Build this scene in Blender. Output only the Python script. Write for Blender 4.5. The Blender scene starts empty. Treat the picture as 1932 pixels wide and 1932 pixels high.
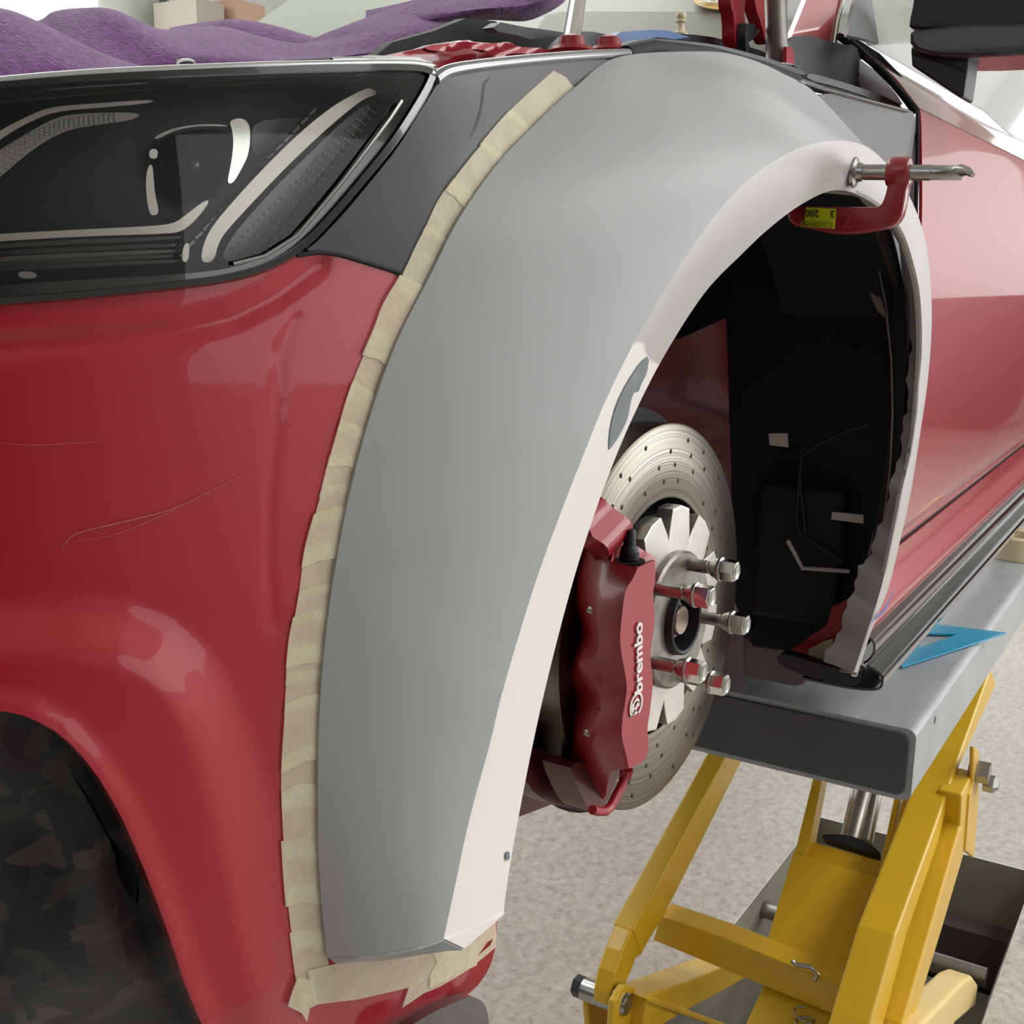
import bpy, bmesh, math, random
from math import sin, cos, pi, radians, hypot
from mathutils import Vector as V, Matrix
from mathutils.geometry import delaunay_2d_cdt
random.seed(7)
C = bpy.context.scene.collection
sc = bpy.context.scene
# ---------------------------------------------------------------- camera
FPX = 2198.61                      # focal length in pixels of the 1932 px frame
CX = V((0.52470639, -0.85117547, 0.01354732))     # camera right in the room
CD = V((-0.17288014, -0.1221272, -0.97734201))    # camera down
CF = V((0.83354404, 0.51047553, -0.21123225))     # camera forward
CAM = V((-1.04378257, -0.30352702, 1.40537319))
cd = bpy.data.cameras.new('camera'); cam = bpy.data.objects.new('camera', cd); C.objects.link(cam)
cd.sensor_width = 36; cd.lens = FPX / 1932 * 36; cd.clip_start = 0.05; cd.clip_end = 60
M = Matrix((CX, -CD, -CF)).transposed().to_4x4(); M.translation = CAM
cam.matrix_world = M
sc.camera = cam
# ---------------------------------------------------------------- look, world, light
sc.view_settings.view_transform = 'Standard'; sc.view_settings.look = 'None'
sc.view_settings.exposure = 0.3; sc.view_settings.gamma = 1.0; sc.view_settings.use_curve_mapping = False
sc.cycles.use_denoising = True; sc.cycles.max_bounces = 8; sc.cycles.diffuse_bounces = 4
sc.cycles.caustics_reflective = False; sc.cycles.caustics_refractive = False
sc.cycles.sample_clamp_indirect = 6
w = bpy.data.worlds.new('daylight'); sc.world = w; w.use_nodes = True
w.node_tree.nodes['Background'].inputs[0].default_value = (0.93, 0.97, 1.0, 1)
w.node_tree.nodes['Background'].inputs[1].default_value = 0.62

def area(name, loc, target, sx, sy, power, color=(1, 1, 1)):
    d = bpy.data.lights.new(name, 'AREA'); d.shape = 'RECTANGLE'; d.size = sx; d.size_y = sy
    d.energy = power; d.color = color
    o = bpy.data.objects.new(name, d); C.objects.link(o); o.location = loc
    o.rotation_euler = (V(target) - V(loc)).to_track_quat('-Z', 'Y').to_euler()
    return o
area('ceiling_strip_light', (1.6, -1.9, 3.1), (1.6, -1.9, 0), 3.4, 1.1, 60, (1, 0.99, 0.97))
area('ceiling_strip_light', (-3.0, 0.2, 3.1), (-1.5, 0, 0), 3.4, 3.0, 24, (1, 0.99, 0.97))
area('ceiling_strip_light', (1.0, 1.6, 3.1), (1.0, 1.6, 0), 3.0, 0.9, 34, (1, 0.99, 0.97))
area('garage_door_daylight', (4.6, -3.4, 1.7), (1.2, -0.3, 0.8), 2.6, 2.4, 115, (0.97, 0.98, 1.0))

# ---------------------------------------------------------------- geometry helpers
def ray(u, v):
    return (CX * (u - 966) + CD * (v - 966) + CF * FPX).normalized()
def onp(u, v, p, n):
    r = ray(u, v); p = V(p); n = V(n); return CAM + r * ((p - CAM).dot(n) / r.dot(n))
def py(u, v, y): return onp(u, v, (0, y, 0), (0, 1, 0))
def px(u, v, x): return onp(u, v, (x, 0, 0), (1, 0, 0))
def pz(u, v, z): return onp(u, v, (0, 0, z), (0, 0, 1))
def far(u, v, d): return CAM + ray(u, v) * d
X0, R0, YB = -0.42, 0.45, 0.085
def bodyF(p):
    x, y, z = p
    if x > X0: s = y - YB
    elif y < YB + R0: s = R0 - hypot(x - X0, y - (YB + R0))
    else: s = x - (X0 - R0)
    t = 0.0
    if z > 1.42: t = 1.2 * (z - 1.42) ** 2
    elif z < 1.0: t = 0.25 * (1.0 - z)
    return s - t
def body(u, v, d=0.0):
    r = ray(u, v); t = 0.3
    while t < 3.2 and bodyF(CAM + r * t) < d: t += 0.02
    a, b = t - 0.02, t
    for _ in range(22):
        m = (a + b) / 2
        if bodyF(CAM + r * m) < d: a = m
        else: b = m
    return CAM + r * b
def pip(p, poly):
    x, y = p; c = False; n = len(poly); j = n - 1
    for i in range(n):
        xi, yi = poly[i]; xj, yj = poly[j]
        if (yi > y) != (yj > y) and x < (xj - xi) * (y - yi) / (yj - yi) + xi: c = not c
        j = i
    return c
def dseg(p, a, b):
    ax, ay = a; dx, dy = b[0] - ax, b[1] - ay
    L = dx * dx + dy * dy
    t = 0 if L == 0 else max(0, min(1, ((p[0] - ax) * dx + (p[1] - ay) * dy) / L))
    return hypot(p[0] - ax - t * dx, p[1] - ay - t * dy)
def dpoly(p, pts, closed=False):
    n = len(pts); return min(dseg(p, pts[i], pts[(i + 1) % n]) for i in range(n if closed else n - 1))
def chaikin(pts, it=2, closed=True):
    for _ in range(it):
        o = []; n = len(pts)
        for i in range(n if closed else n - 1):
            a, b = pts[i], pts[(i + 1) % n]
            o.append(tuple(a[k] * .75 + b[k] * .25 for k in range(len(a))))
            o.append(tuple(a[k] * .25 + b[k] * .75 for k in range(len(a))))
        if not closed: o = [pts[0]] + o + [pts[-1]]
        pts = o
    return pts
def cat(pts, n):
    """n points along a Catmull-Rom curve through pts, even in station number"""
    pts = [V(p) for p in pts]; k = len(pts) - 1; out = []
    for i in range(n):
        t = i * k / (n - 1); j = min(int(t), k - 1); f = t - j
        p0, p1, p2, p3 = pts[max(j - 1, 0)], pts[j], pts[j + 1], pts[min(j + 2, k)]
        out.append(0.5 * ((2 * p1) + (p2 - p0) * f + (2 * p0 - 5 * p1 + 4 * p2 - p3) * f * f + (3 * p1 - p0 - 3 * p2 + p3) * f ** 3))
    return out
def smooth(a, b, x):
    t = max(0, min(1, (x - a) / (b - a))); return t * t * (3 - 2 * t)

# ---------------------------------------------------------------- materials
def lin(c):
    f = lambda v: v / 12.92 if v <= 0.04045 else ((v + 0.055) / 1.055) ** 2.4
    return tuple(f(x / 255) for x in c) + (1,)
def mat(name, col, rough=0.5, metal=0.0, coat=0.0, bump=0.0, bscale=50, var=0.0, vscale=6, emit=None, alpha=1, aniso=0, coatr=0.03, stretch=None, col2=None):
    m = bpy.data.materials.new(name); m.use_nodes = True; nt = m.node_tree; N = nt.nodes; L = nt.links
    b = N['Principled BSDF']
    b.inputs['Base Color'].default_value = lin(col); b.inputs['Roughness'].default_value = rough
    b.inputs['Metallic'].default_value = metal; b.inputs['Coat Weight'].default_value = coat
    b.inputs['Coat Roughness'].default_value = coatr
    b.inputs['Alpha'].default_value = alpha
    tc = N.new('ShaderNodeTexCoord'); src = tc.outputs['Object']
    if stretch:
        mp = N.new('ShaderNodeMapping'); mp.inputs['Scale'].default_value = stretch; L.new(src, mp.inputs[0]); src = mp.outputs[0]
    if var or col2:
        n = N.new('ShaderNodeTexNoise'); n.inputs['Scale'].default_value = vscale; n.inputs['Detail'].default_value = 6
        n.inputs['Roughness'].default_value = 0.6
        L.new(src, n.inputs['Vector'])
        r = N.new('ShaderNodeMapRange'); r.inputs[1].default_value = 0.3; r.inputs[2].default_value = 0.7
        L.new(n.outputs[0], r.inputs[0])
        mx = N.new('ShaderNodeMix'); mx.data_type = 'RGBA'
        base = lin(col)
        o2 = lin(col2) if col2 else tuple(min(1, c * (1 + var)) for c in base[:3]) + (1,)
        o1 = base if col2 else tuple(c * (1 - var) for c in base[:3]) + (1,)
        mx.inputs[6].default_value = o1; mx.inputs[7].default_value = o2
        L.new(r.outputs[0], mx.inputs[0]); L.new(mx.outputs[2], b.inputs['Base Color'])
    if bump:
        n = N.new('ShaderNodeTexNoise'); n.inputs['Scale'].default_value = bscale; n.inputs['Detail'].default_value = 4
        L.new(src, n.inputs['Vector'])
        bp = N.new('ShaderNodeBump'); bp.inputs['Strength'].default_value = bump; bp.inputs['Distance'].default_value = 0.01
        L.new(n.outputs[0], bp.inputs['Height']); L.new(bp.outputs[0], b.inputs['Normal'])
        if coat: L.new(bp.outputs[0], b.inputs['Coat Normal'])
    if emit:
        b.inputs['Emission Color'].default_value = lin(col); b.inputs['Emission Strength'].default_value = emit
    return m
def glass(name, tint, refl=1.0, keep=0.9, rough=0.02):
    m = bpy.data.materials.new(name); m.use_nodes = True; nt = m.node_tree; N = nt.nodes; L = nt.links
    for n in list(N): N.remove(n)
    out = N.new('ShaderNodeOutputMaterial'); tr = N.new('ShaderNodeBsdfTransparent'); gl = N.new('ShaderNodeBsdfGlossy')
    tr.inputs[0].default_value = tuple(c * keep for c in lin(tint)[:3]) + (1,)
    gl.inputs['Roughness'].default_value = rough
    fr = N.new('ShaderNodeFresnel'); fr.inputs[0].default_value = 1.5
    mm = N.new('ShaderNodeMath'); mm.operation = 'MULTIPLY'; mm.inputs[1].default_value = refl; mm.use_clamp = True
    mx = N.new('ShaderNodeMixShader')
    L.new(fr.outputs[0], mm.inputs[0]); L.new(mm.outputs[0], mx.inputs[0]); L.new(tr.outputs[0], mx.inputs[1]); L.new(gl.outputs[0], mx.inputs[2])
    L.new(mx.outputs[0], out.inputs[0]); return m

RED = mat('red_paint', (168, 0, 32), 0.4, coat=0.65, bump=0.04, bscale=11)
REDSIDE = mat('red_door_paint', (170, 6, 34), 0.35, coat=1.0, bump=0.006, bscale=5)
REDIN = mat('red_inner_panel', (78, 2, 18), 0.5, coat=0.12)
REDMET = mat('red_engine_bay_paint', (176, 40, 54), 0.4, coat=0.5)
CALRED = mat('red_caliper_lacquer', (152, 6, 26), 0.5, coat=0.25, coatr=0.08)
DARKF = mat('dark_stripped_fender', (40, 36, 38), 0.42, coat=0.08, coatr=0.2, var=0.22, vscale=14, bump=0.02, bscale=30)
BLKG = mat('black_gloss', (8, 8, 10), 0.15, coat=1.0)
BLK = mat('black_plastic', (24, 24, 27), 0.5)
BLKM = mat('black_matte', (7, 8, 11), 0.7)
GREYP = mat('grey_cowl_plastic', (78, 80, 82), 0.55, bump=0.02, bscale=200)
PRIMER = mat('grey_primer', (169, 173, 173), 0.5, bump=0.012, bscale=26, var=0.03, vscale=8)
LIPP = mat('pale_primer', (214, 209, 205), 0.42, var=0.035, vscale=6)
CABM = mat('dark_cabinet_paint', (60, 12, 18), .5)
def lip_mat():
    m = mat('sanded_pale_primer', (200, 196, 193), 0.42); N = m.node_tree.nodes; L = m.node_tree.links
    g = N.new('ShaderNodeNewGeometry'); sp = N.new('ShaderNodeSeparateXYZ'); L.new(g.outputs['Position'], sp.inputs[0])
    n = N.new('ShaderNodeTexNoise'); n.inputs['Scale'].default_value = 14; n.inputs['Detail'].default_value = 5; L.new(g.outputs['Position'], n.inputs[0])
    a = N.new('ShaderNodeMath'); a.operation = 'MULTIPLY_ADD'; a.inputs[1].default_value = .10; L.new(n.outputs[0], a.inputs[0]); L.new(sp.outputs[2], a.inputs[2])
    b = N.new('ShaderNodeMapRange'); b.inputs[1].default_value = 1.395; b.inputs[2].default_value = 1.40; L.new(a.outputs[0], b.inputs[0])
    x = N.new('ShaderNodeMapRange'); x.inputs[1].default_value = .1; x.inputs[2].default_value = .11; L.new(sp.outputs[0], x.inputs[0])
    mxx = N.new('ShaderNodeMath'); mxx.operation = 'MAXIMUM'; L.new(b.outputs[0], mxx.inputs[0]); L.new(x.outputs[0], mxx.inputs[1])
    c = N.new('ShaderNodeMix'); c.data_type = 'RGBA'; c.inputs[6].default_value = lin((236, 231, 229)); c.inputs[7].default_value = lin((184, 180, 178))
    L.new(mxx.outputs[0], c.inputs[0]); L.new(c.outputs[2], N['Principled BSDF'].inputs['Base Color']); return m
LIPP = lip_mat()
CHIP = mat('bare_grey_patch', (116, 126, 128), 0.6, var=0.15, vscale=60)
CHROME = mat('chrome', (220, 218, 212), 0.12, metal=1)
STEEL = mat('zinc_steel', (168, 168, 164), 0.28, metal=1)
DSTEEL = mat('dull_steel', (156, 154, 150), 0.4, metal=1, var=0.2, vscale=20)
def disc_mat():
    m = mat('brake_disc_steel', (138, 132, 120), 0.34, metal=1); N = m.node_tree.nodes; L = m.node_tree.links
    g = N.new('ShaderNodeNewGeometry'); s_ = N.new('ShaderNodeVectorMath'); s_.operation = 'DISTANCE'; s_.inputs[1].default_value = (0.0252, 0.1690, 1.0462)
    L.new(g.outputs['Position'], s_.inputs[0])
    n = N.new('ShaderNodeTexNoise'); n.noise_dimensions = '1D'; n.inputs['Scale'].default_value = 420; n.inputs['Detail'].default_value = 3
    L.new(s_.outputs['Value'], n.inputs['W'])
    cr = N.new('ShaderNodeValToRGB'); e = cr.color_ramp.elements; e[0].position = .35; e[0].color = lin((100, 95, 86)); e[1].position = .68; e[1].color = lin((138, 132, 121))
    L.new(n.outputs[0], cr.inputs[0]); L.new(cr.outputs[0], N['Principled BSDF'].inputs['Base Color'])
    bp = N.new('ShaderNodeBump'); bp.inputs['Strength'].default_value = .25; bp.inputs['Distance'].default_value = .0006
    L.new(n.outputs[0], bp.inputs['Height']); L.new(bp.outputs[0], N['Principled BSDF'].inputs['Normal'])
    return m
DISC = disc_mat()
BELL = mat('aluminium_bell', (206, 203, 197), 0.38, metal=0.85, var=0.12, vscale=18)
HUBM = mat('stained_hub_face', (140, 136, 130), 0.42, metal=0.8, var=0.35, vscale=35)
YEL = mat('yellow_lift_paint', (208, 166, 26), 0.4, coat=0.25, coatr=0.15, var=0.06, vscale=5)
PLAT = mat('galvanised_grey_paint', (160, 163, 165), 0.4, metal=0.0, var=0.12, vscale=9, bump=0.02, bscale=60, stretch=(1, 6, 1))
PLATE = mat('dark_grey_end_plate', (74, 74, 76), 0.5, var=0.12, vscale=10)
CLOTH = mat('purple_microfibre', (122, 76, 134), 0.95, bump=0.35, bscale=420, var=0.4, vscale=170, stretch=(1, 1, 0.6))
CLOTH.node_tree.nodes['Principled BSDF'].inputs['Sheen Weight'].default_value = 0.35
TEXT = mat('white_print', (235, 225, 222), 0.5)
CLAMP = mat('red_clamp_enamel', (142, 14, 30), 0.38, coat=0.6, coatr=0.1, bump=0.05, bscale=60)
STICK = mat('yellow_green_sticker', (205, 214, 20), 0.6)
INK = mat('sticker_ink', (70, 72, 20), 0.7)
BLUEP = mat('blue_plastic', (20, 84, 150), 0.4)
WOOD = mat('purple_grey_wood_block', (112, 96, 100), 0.8, var=0.15, vscale=30, stretch=(4, 1, 1))
CARTON = mat('carton', (196, 190, 178), 0.8)
CREAM = mat('cream_plastic', (224, 212, 180), 0.5)
CONC = mat('pit_concrete', (128, 124, 112), 0.9, var=0.15, vscale=7, bump=0.1, bscale=20)
WALLM = mat('white_wall_paint', (226, 228, 224), 0.7)
BRASS = mat('gold_sticker', (214, 176, 92), 0.5)

def carbon():
    m = mat('forged_carbon', (20, 21, 23), 0.4, coat=0.15); N = m.node_tree.nodes; L = m.node_tree.links
    tc = N.new('ShaderNodeTexCoord')
    ns = N.new('ShaderNodeTexNoise'); ns.inputs['Scale'].default_value = 9; ns.inputs['Detail'].default_value = 3
    ad = N.new('ShaderNodeVectorMath'); ad.operation = 'MULTIPLY_ADD'; ad.inputs[1].default_value = (0.08, 0.08, 0.08)
    L.new(tc.outputs['Object'], ns.inputs[0]); L.new(ns.outputs[1], ad.inputs[0]); L.new(tc.outputs['Object'], ad.inputs[2])
    vo = N.new('ShaderNodeTexVoronoi'); vo.inputs['Scale'].default_value = 62; vo.distance = 'CHEBYCHEV'
    L.new(ad.outputs[0], vo.inputs['Vector'])
    cr = N.new('ShaderNodeValToRGB'); e = cr.color_ramp.elements
    e[0].color = lin((12, 14, 18)); e[1].color = lin((92, 92, 90)); e[0].position = 0.3
    k = cr.color_ramp.elements.new(0.6); k.color = lin((30, 32, 35)); k = cr.color_ramp.elements.new(0.82); k.color = lin((58, 54, 48))
    L.new(vo.outputs['Color'], cr.inputs[0]); L.new(cr.outputs[0], N['Principled BSDF'].inputs['Base Color'])
    return m
CARBON = carbon()
def tape_mat(name, a, b, keep):
    m = mat(name, a, 0.8, col2=b, vscale=60, bump=0.12, bscale=300); N = m.node_tree.nodes; L = m.node_tree.links
    tr = N.new('ShaderNodeBsdfTransparent'); mx = N.new('ShaderNodeMixShader'); mx.inputs[0].default_value = keep
    L.new(tr.outputs[0], mx.inputs[1]); L.new(N['Principled BSDF'].outputs[0], mx.inputs[2])
    L.new(mx.outputs[0], N['Material Output'].inputs[0]); return m
TAPE = tape_mat('masking_tape_paper', (255, 250, 222), (240, 230, 202), 0.42)
LENS = glass('headlight_lens', (255, 255, 255), 1.0, 0.97, 0.015)
GLASS = glass('window_glass', (205, 215, 210), 1.6, 0.8)
CLEARG = mat('light_guide', (165, 166, 168), 0.3, coat=0.5, alpha=0.6)
SETSQ = mat('blue_acrylic', (30, 168, 212), 0.2, coat=0.5, alpha=0.85)
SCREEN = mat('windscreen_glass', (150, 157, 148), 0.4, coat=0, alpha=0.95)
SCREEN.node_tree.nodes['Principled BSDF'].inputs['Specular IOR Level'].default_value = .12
SCREEND = mat('windscreen_dark_band', (112, 112, 103), 0.4, coat=0, alpha=0.97)
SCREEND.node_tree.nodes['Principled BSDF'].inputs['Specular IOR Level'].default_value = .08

def floor_mat():
    m = mat('speckled_floor', (178, 174, 170), 0.32, bump=0.04, bscale=40); N = m.node_tree.nodes; L = m.node_tree.links
    tc = N.new('ShaderNodeTexCoord')
    n1 = N.new('ShaderNodeTexNoise'); n1.inputs['Scale'].default_value = 45; n1.inputs['Detail'].default_value = 8; n1.inputs['Roughness'].default_value = 0.75
    n2 = N.new('ShaderNodeTexNoise'); n2.inputs['Scale'].default_value = 3; n2.inputs['Detail'].default_value = 4
    L.new(tc.outputs['Object'], n1.inputs[0]); L.new(tc.outputs['Object'], n2.inputs[0])
    cr = N.new('ShaderNodeValToRGB'); e = cr.color_ramp.elements
    e[0].position = 0.3; e[0].color = lin((146, 139, 131)); e[1].position = 0.68; e[1].color = lin((218, 212, 205))
    k = cr.color_ramp.elements.new(0.46); k.color = lin((188, 181, 173))
    L.new(n1.outputs[0], cr.inputs[0])
    mx = N.new('ShaderNodeMix'); mx.data_type = 'RGBA'; mx.blend_type = 'MULTIPLY'; mx.inputs[0].default_value = 0.25
    L.new(cr.outputs[0], mx.inputs[6]); L.new(n2.outputs[0], mx.inputs[7]); L.new(mx.outputs[2], N['Principled BSDF'].inputs['Base Color'])
    return m
FLOOR = floor_mat()

# ---------------------------------------------------------------- mesh makers
def link(name, me, m, parent=None, solid=0, bevel=0, sm=True, off=0):
    o = bpy.data.objects.new(name, me); C.objects.link(o)
    if m: me.materials.append(m)
    if sm:
        for p in me.polygons: p.use_smooth = True
    if parent: o.parent = parent
    if solid:
        s = o.modifiers.new('s', 'SOLIDIFY'); s.thickness = solid; s.offset = off
        e = o.modifiers.new('e', 'EDGE_SPLIT'); e.split_angle = 0.9
    if bevel:
        s = o.modifiers.new('b', 'BEVEL'); s.width = bevel; s.segments = 3; s.limit_method = 'ANGLE'; s.angle_limit = 0.6
        s.harden_normals = False
    return o
def raw(name, vs, fs, m, parent=None, **k):
    me = bpy.data.meshes.new(name); me.from_pydata([tuple(v) for v in vs], [], fs); me.update(); me.validate()
    return link(name, me, m, parent, **k)
def empty(name, loc, label=None, cat_=None, group=None):
    o = bpy.data.objects.new(name, None); C.objects.link(o); o.location = loc; o.empty_display_size = 0.05
    if label: o['label'] = label; o['category'] = cat_
    if group: o['group'] = group
    return o
def tag(o, label, cat_, group=None):
    o['label'] = label; o['category'] = cat_
    if group: o['group'] = group
    return o
def struct(o): o['kind'] = 'structure'; return o
def fixp(parts_root):
    """children were modelled in room coordinates: keep them there"""
    mi = Matrix.Translation(parts_root.location).inverted()
    for o in bpy.data.objects:
        if o.parent is parts_root: o.matrix_parent_inverse = mi
def patch(name, outline, f, m, parent=None, step=14, solid=0.0, rnd=2, bulge=None, off=-1, **k):
    """outline traced in the photo, every point put where the surface f stands; interior filled with a fine mesh"""
    pts = chaikin(outline, rnd) if rnd else list(outline)
    P = []
    for i in range(len(pts)):
        a, b = pts[i], pts[(i + 1) % len(pts)]
        n = max(1, int(hypot(b[0] - a[0], b[1] - a[1]) / step))
        for j in range(n): P.append((a[0] + (b[0] - a[0]) * j / n, a[1] + (b[1] - a[1]) * j / n))
    nb = len(P); inner = []
    x0, x1 = min(p[0] for p in P), max(p[0] for p in P); y0, y1 = min(p[1] for p in P), max(p[1] for p in P)
    yy = y0 + step * .5; r = 0
    while yy < y1:
        xx = x0 + (step * .5 if r % 2 else 0)
        while xx < x1:
            if pip((xx, yy), P) and dpoly((xx, yy), P, True) > step * .45: inner.append((xx, yy))
            xx += step
        yy += step * .87; r += 1
    vs = [V(p) for p in P + inner]
    res = delaunay_2d_cdt(vs, [(i, (i + 1) % nb) for i in range(nb)], [], 1, 1e-4)
    out = []
    for p in res[0]:
        u, v = p
        q = f(u, v)
        if bulge: q = q + bulge(u, v)
        out.append(q)
    fs = []
    for t in res[2]:
        a, b, c = [res[0][i] for i in t]
        cr = (b - a).x * (c - a).y - (b - a).y * (c - a).x
        fs.append(tuple(t) if cr < 0 else tuple(reversed(t)))      # faces look at the camera side
    return raw(name, out, fs, m, parent, solid=solid, off=off, **k)
def loft(name, rows, m, parent=None, sharp=(), closed=False, flip=False, **k):
    k.setdefault('off', -1)
    n = len(rows[0]); vs = [p for r in rows for p in r]; fs = []
    for i in range(len(rows) - 1):
        for j in range(n if closed else n - 1):
            a, b = i * n + j, i * n + (j + 1) % n
            f = (a, b, b + n, a + n); fs.append(tuple(reversed(f)) if flip else f)
    s = 0.0
    for f in fs:
        a, b, c = vs[f[0]], vs[f[1]], vs[f[2]]; nn = (b - a).cross(c - a)
        s += nn.dot(CAM - a)
    if s < 0: fs = [tuple(reversed(f)) for f in fs]
    me = bpy.data.meshes.new(name); me.from_pydata([tuple(v) for v in vs], [], fs); me.update()
    if sharp:
        for e in me.edges:
            a, b = e.vertices
            if a // n == b // n and a // n in sharp: e.use_edge_sharp = True
    return link(name, me, m, parent, **k)
def prism(name, pts, vec, m, parent=None, bevel=0.002, sm=False, **k):
    """pts: ring of room points; vec: extrusion"""
    n = len(pts); vec = V(vec); vs = [V(p) for p in pts] + [V(p) + vec for p in pts]
    nrm = sum(((vs[i]).cross(vs[(i + 1) % n]) for i in range(n)), V((0, 0, 0)))
    fs = [tuple(range(n)), tuple(reversed(range(n, 2 * n)))] + [(i, i + n, (i + 1) % n + n, (i + 1) % n) for i in range(n)]
    if nrm.dot(vec) > 0: fs = [tuple(reversed(f)) for f in fs]
    return raw(name, vs, fs, m, parent, bevel=bevel, sm=sm, **k)
def box(name, a, b, m, parent=None, bevel=0.002, **k):
    x0, y0, z0 = a; x1, y1, z1 = b
    return prism(name, [(x0, y0, z0), (x1, y0, z0), (x1, y1, z0), (x0, y1, z0)], (0, 0, z1 - z0), m, parent, bevel, **k)
def frame(d):
    d = V(d).normalized(); a = V((0, 0, 1)) if abs(d.z) < 0.9 else V((1, 0, 0))
    e1 = d.cross(a).normalized(); return d, e1, d.cross(e1).normalized()
def lathe_bm(vs, fs, p, d, prof, seg=32, cap=True):
    """prof: (axial, radius) list; appended to vs, fs"""
    d, e1, e2 = frame(d); p = V(p); b0 = len(vs)
    for (h, r) in prof:
        for i in range(seg):
            a = 2 * pi * i / seg; vs.append(p + d * h + (e1 * cos(a) + e2 * sin(a)) * r)
    for k in range(len(prof) - 1):
        for i in range(seg):
            a, b = b0 + k * seg + i, b0 + k * seg + (i + 1) % seg
            fs.append((a, b, b + seg, a + seg))
    if cap:
        fs.append(tuple(reversed(range(b0, b0 + seg)))); e = b0 + (len(prof) - 1) * seg; fs.append(tuple(range(e, e + seg)))
def lathe(name, p, d, prof, m, parent=None, seg=32, cap=True, **k):
    vs, fs = [], []; lathe_bm(vs, fs, p, d, prof, seg, cap)
    me_ = raw(name, vs, fs, m, parent, **k)
    sharpen(me_, 0.7); return me_
def sharpen(o, ang):
    bm = bmesh.new(); bm.from_mesh(o.data); bmesh.ops.recalc_face_normals(bm, faces=bm.faces)
    for e in bm.edges:
        if len(e.link_faces) == 2 and e.calc_face_angle() > ang: e.smooth = False
    bm.to_mesh(o.data); bm.free()
def tube(name, pts, r, m, parent=None, seg=12, **k):
    pts = [V(p) for p in pts]; vs, fs = [], []; n = len(pts)
    t0 = (pts[1] - pts[0]).normalized(); _, e1, e2 = frame(t0)
    rr = r if isinstance(r, (list, tuple)) else [r] * n
    for i in range(n):
        t = (pts[min(i + 1, n - 1)] - pts[max(i - 1, 0)]).normalized()
        e1 = (e1 - t * e1.dot(t)).normalized(); e2 = t.cross(e1)
        for j in range(seg):
            a = 2 * pi * j / seg; vs.append(pts[i] + (e1 * cos(a) + e2 * sin(a)) * rr[i])
    for i in range(n - 1):
        for j in range(seg):
            a, b = i * seg + j, i * seg + (j + 1) % seg; fs.append((a, b, b + seg, a + seg))
    fs.append(tuple(reversed(range(seg)))); fs.append(tuple(range((n - 1) * seg, n * seg)))
    o = raw(name, vs, fs, m, parent, **k); sharpen(o, 1.0); return o
def text(name, s, origin, xdir, ydir, size, m, parent=None, bold=0.0, depth=0.0004, sx=1.0):
    c = bpy.data.curves.new(name, 'FONT'); c.body = s; c.size = size; c.offset = bold; c.extrude = depth; c.resolution_u = 6
    t = bpy.data.objects.new('t', c); C.objects.link(t); bpy.context.view_layer.update()
    me = bpy.data.meshes.new_from_object(t.evaluated_get(bpy.context.evaluated_depsgraph_get()))
    C.objects.unlink(t); bpy.data.objects.remove(t)
    x = V(xdir).normalized(); y = V(ydir).normalized(); z = x.cross(y)
    Mx = Matrix((x * sx, y, z)).transposed().to_4x4(); Mx.translation = V(origin); me.transform(Mx); me.update()
    me.materials.clear()
    return link(name, me, m, parent, sm=False)

# ================================================================ the room
PX0, PX1, PY0, PY1, PZ = 0.30, 1.77, -0.052, 0.470, -0.34
def floor_part():
    xs = [-5, PX0, PX1, 9]; ys = [-5, PY0, PY1, 6]
    vs = []; fs = []
    for x in xs:
        for y in ys: vs.append((x, y, 0))
    for i in range(3):
        for j in range(3):
            if i == 1 and j == 1: continue
            a = i * 4 + j; fs.append((a, a + 4, a + 5, a + 1))
    return raw('floor', vs, fs, FLOOR, sm=False)
struct(floor_part())
def pit():
    a = [(PX0, PY0), (PX1, PY0), (PX1, PY1), (PX0, PY1)]
    vs = [(x, y, -0.002) for x, y in a] + [(x, y, PZ) for x, y in a]
    fs = [((i + 1) % 4, i, i + 4, (i + 1) % 4 + 4) for i in range(4)] + [(4, 5, 6, 7)]
    return raw('floor_pit', vs, fs, CONC, sm=False)
struct(pit())
struct(box('wall_rear', (8.8, -5, 0), (9, 6, 3.4), WALLM, bevel=0))
struct(box('wall_far_side', (-5, 4.6, 0), (9, 4.8, 3.4), WALLM, bevel=0))
struct(box('wall_near_side', (-5, -4.2, 0), (9, -4.0, 3.4), WALLM, bevel=0))
struct(box('ceiling', (-5, -5, 3.35), (9, 6, 3.45), WALLM, bevel=0))
WIN = mat('bright_window_pane', (255, 255, 255), 0.5, emit=1.6)
WIN2 = mat('hazy_window_pane', (235, 238, 240), 0.5, emit=0.5)
struct(box('window_1', (4.6, -3.99, 1.3), (8.4, -3.97, 2.6), WIN2, bevel=0))
struct(box('window_2', (-0.8, 4.57, 1.3), (3.02, 4.59, 3.2), WIN, bevel=0))
FILL = mat('soft_fill_pane', (245, 248, 250), 0.5, emit=0.9)
struct(box('wall_front', (-5.2, -5, 0), (-5, 6, 3.4), mat('grey_front_wall', (112, 112, 112), .7), bevel=0))
struct(box('lip_fill_panel', (-1.6, -3.99, 0.9), (1.6, -3.97, 2.7), FILL, bevel=0))  # unseen glowing pane added to brighten the outward-facing flare lip
struct(box('floor_glare_panel', (8.77, 0.1, 0.9), (8.79, 3.2, 3.1), FILL, bevel=0))  # unseen glowing pane added for glare on the right-hand floor
struct(box('window_3', (8.77, -3.0, 1.2), (8.79, -1.0, 2.6), WIN2, bevel=0))

# ================================================================ the car
CAR = empty('car', (1.2, 0.9, 0.9), 'dark red car raised on the yellow lift with its front wheel taken off', 'car')
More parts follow.
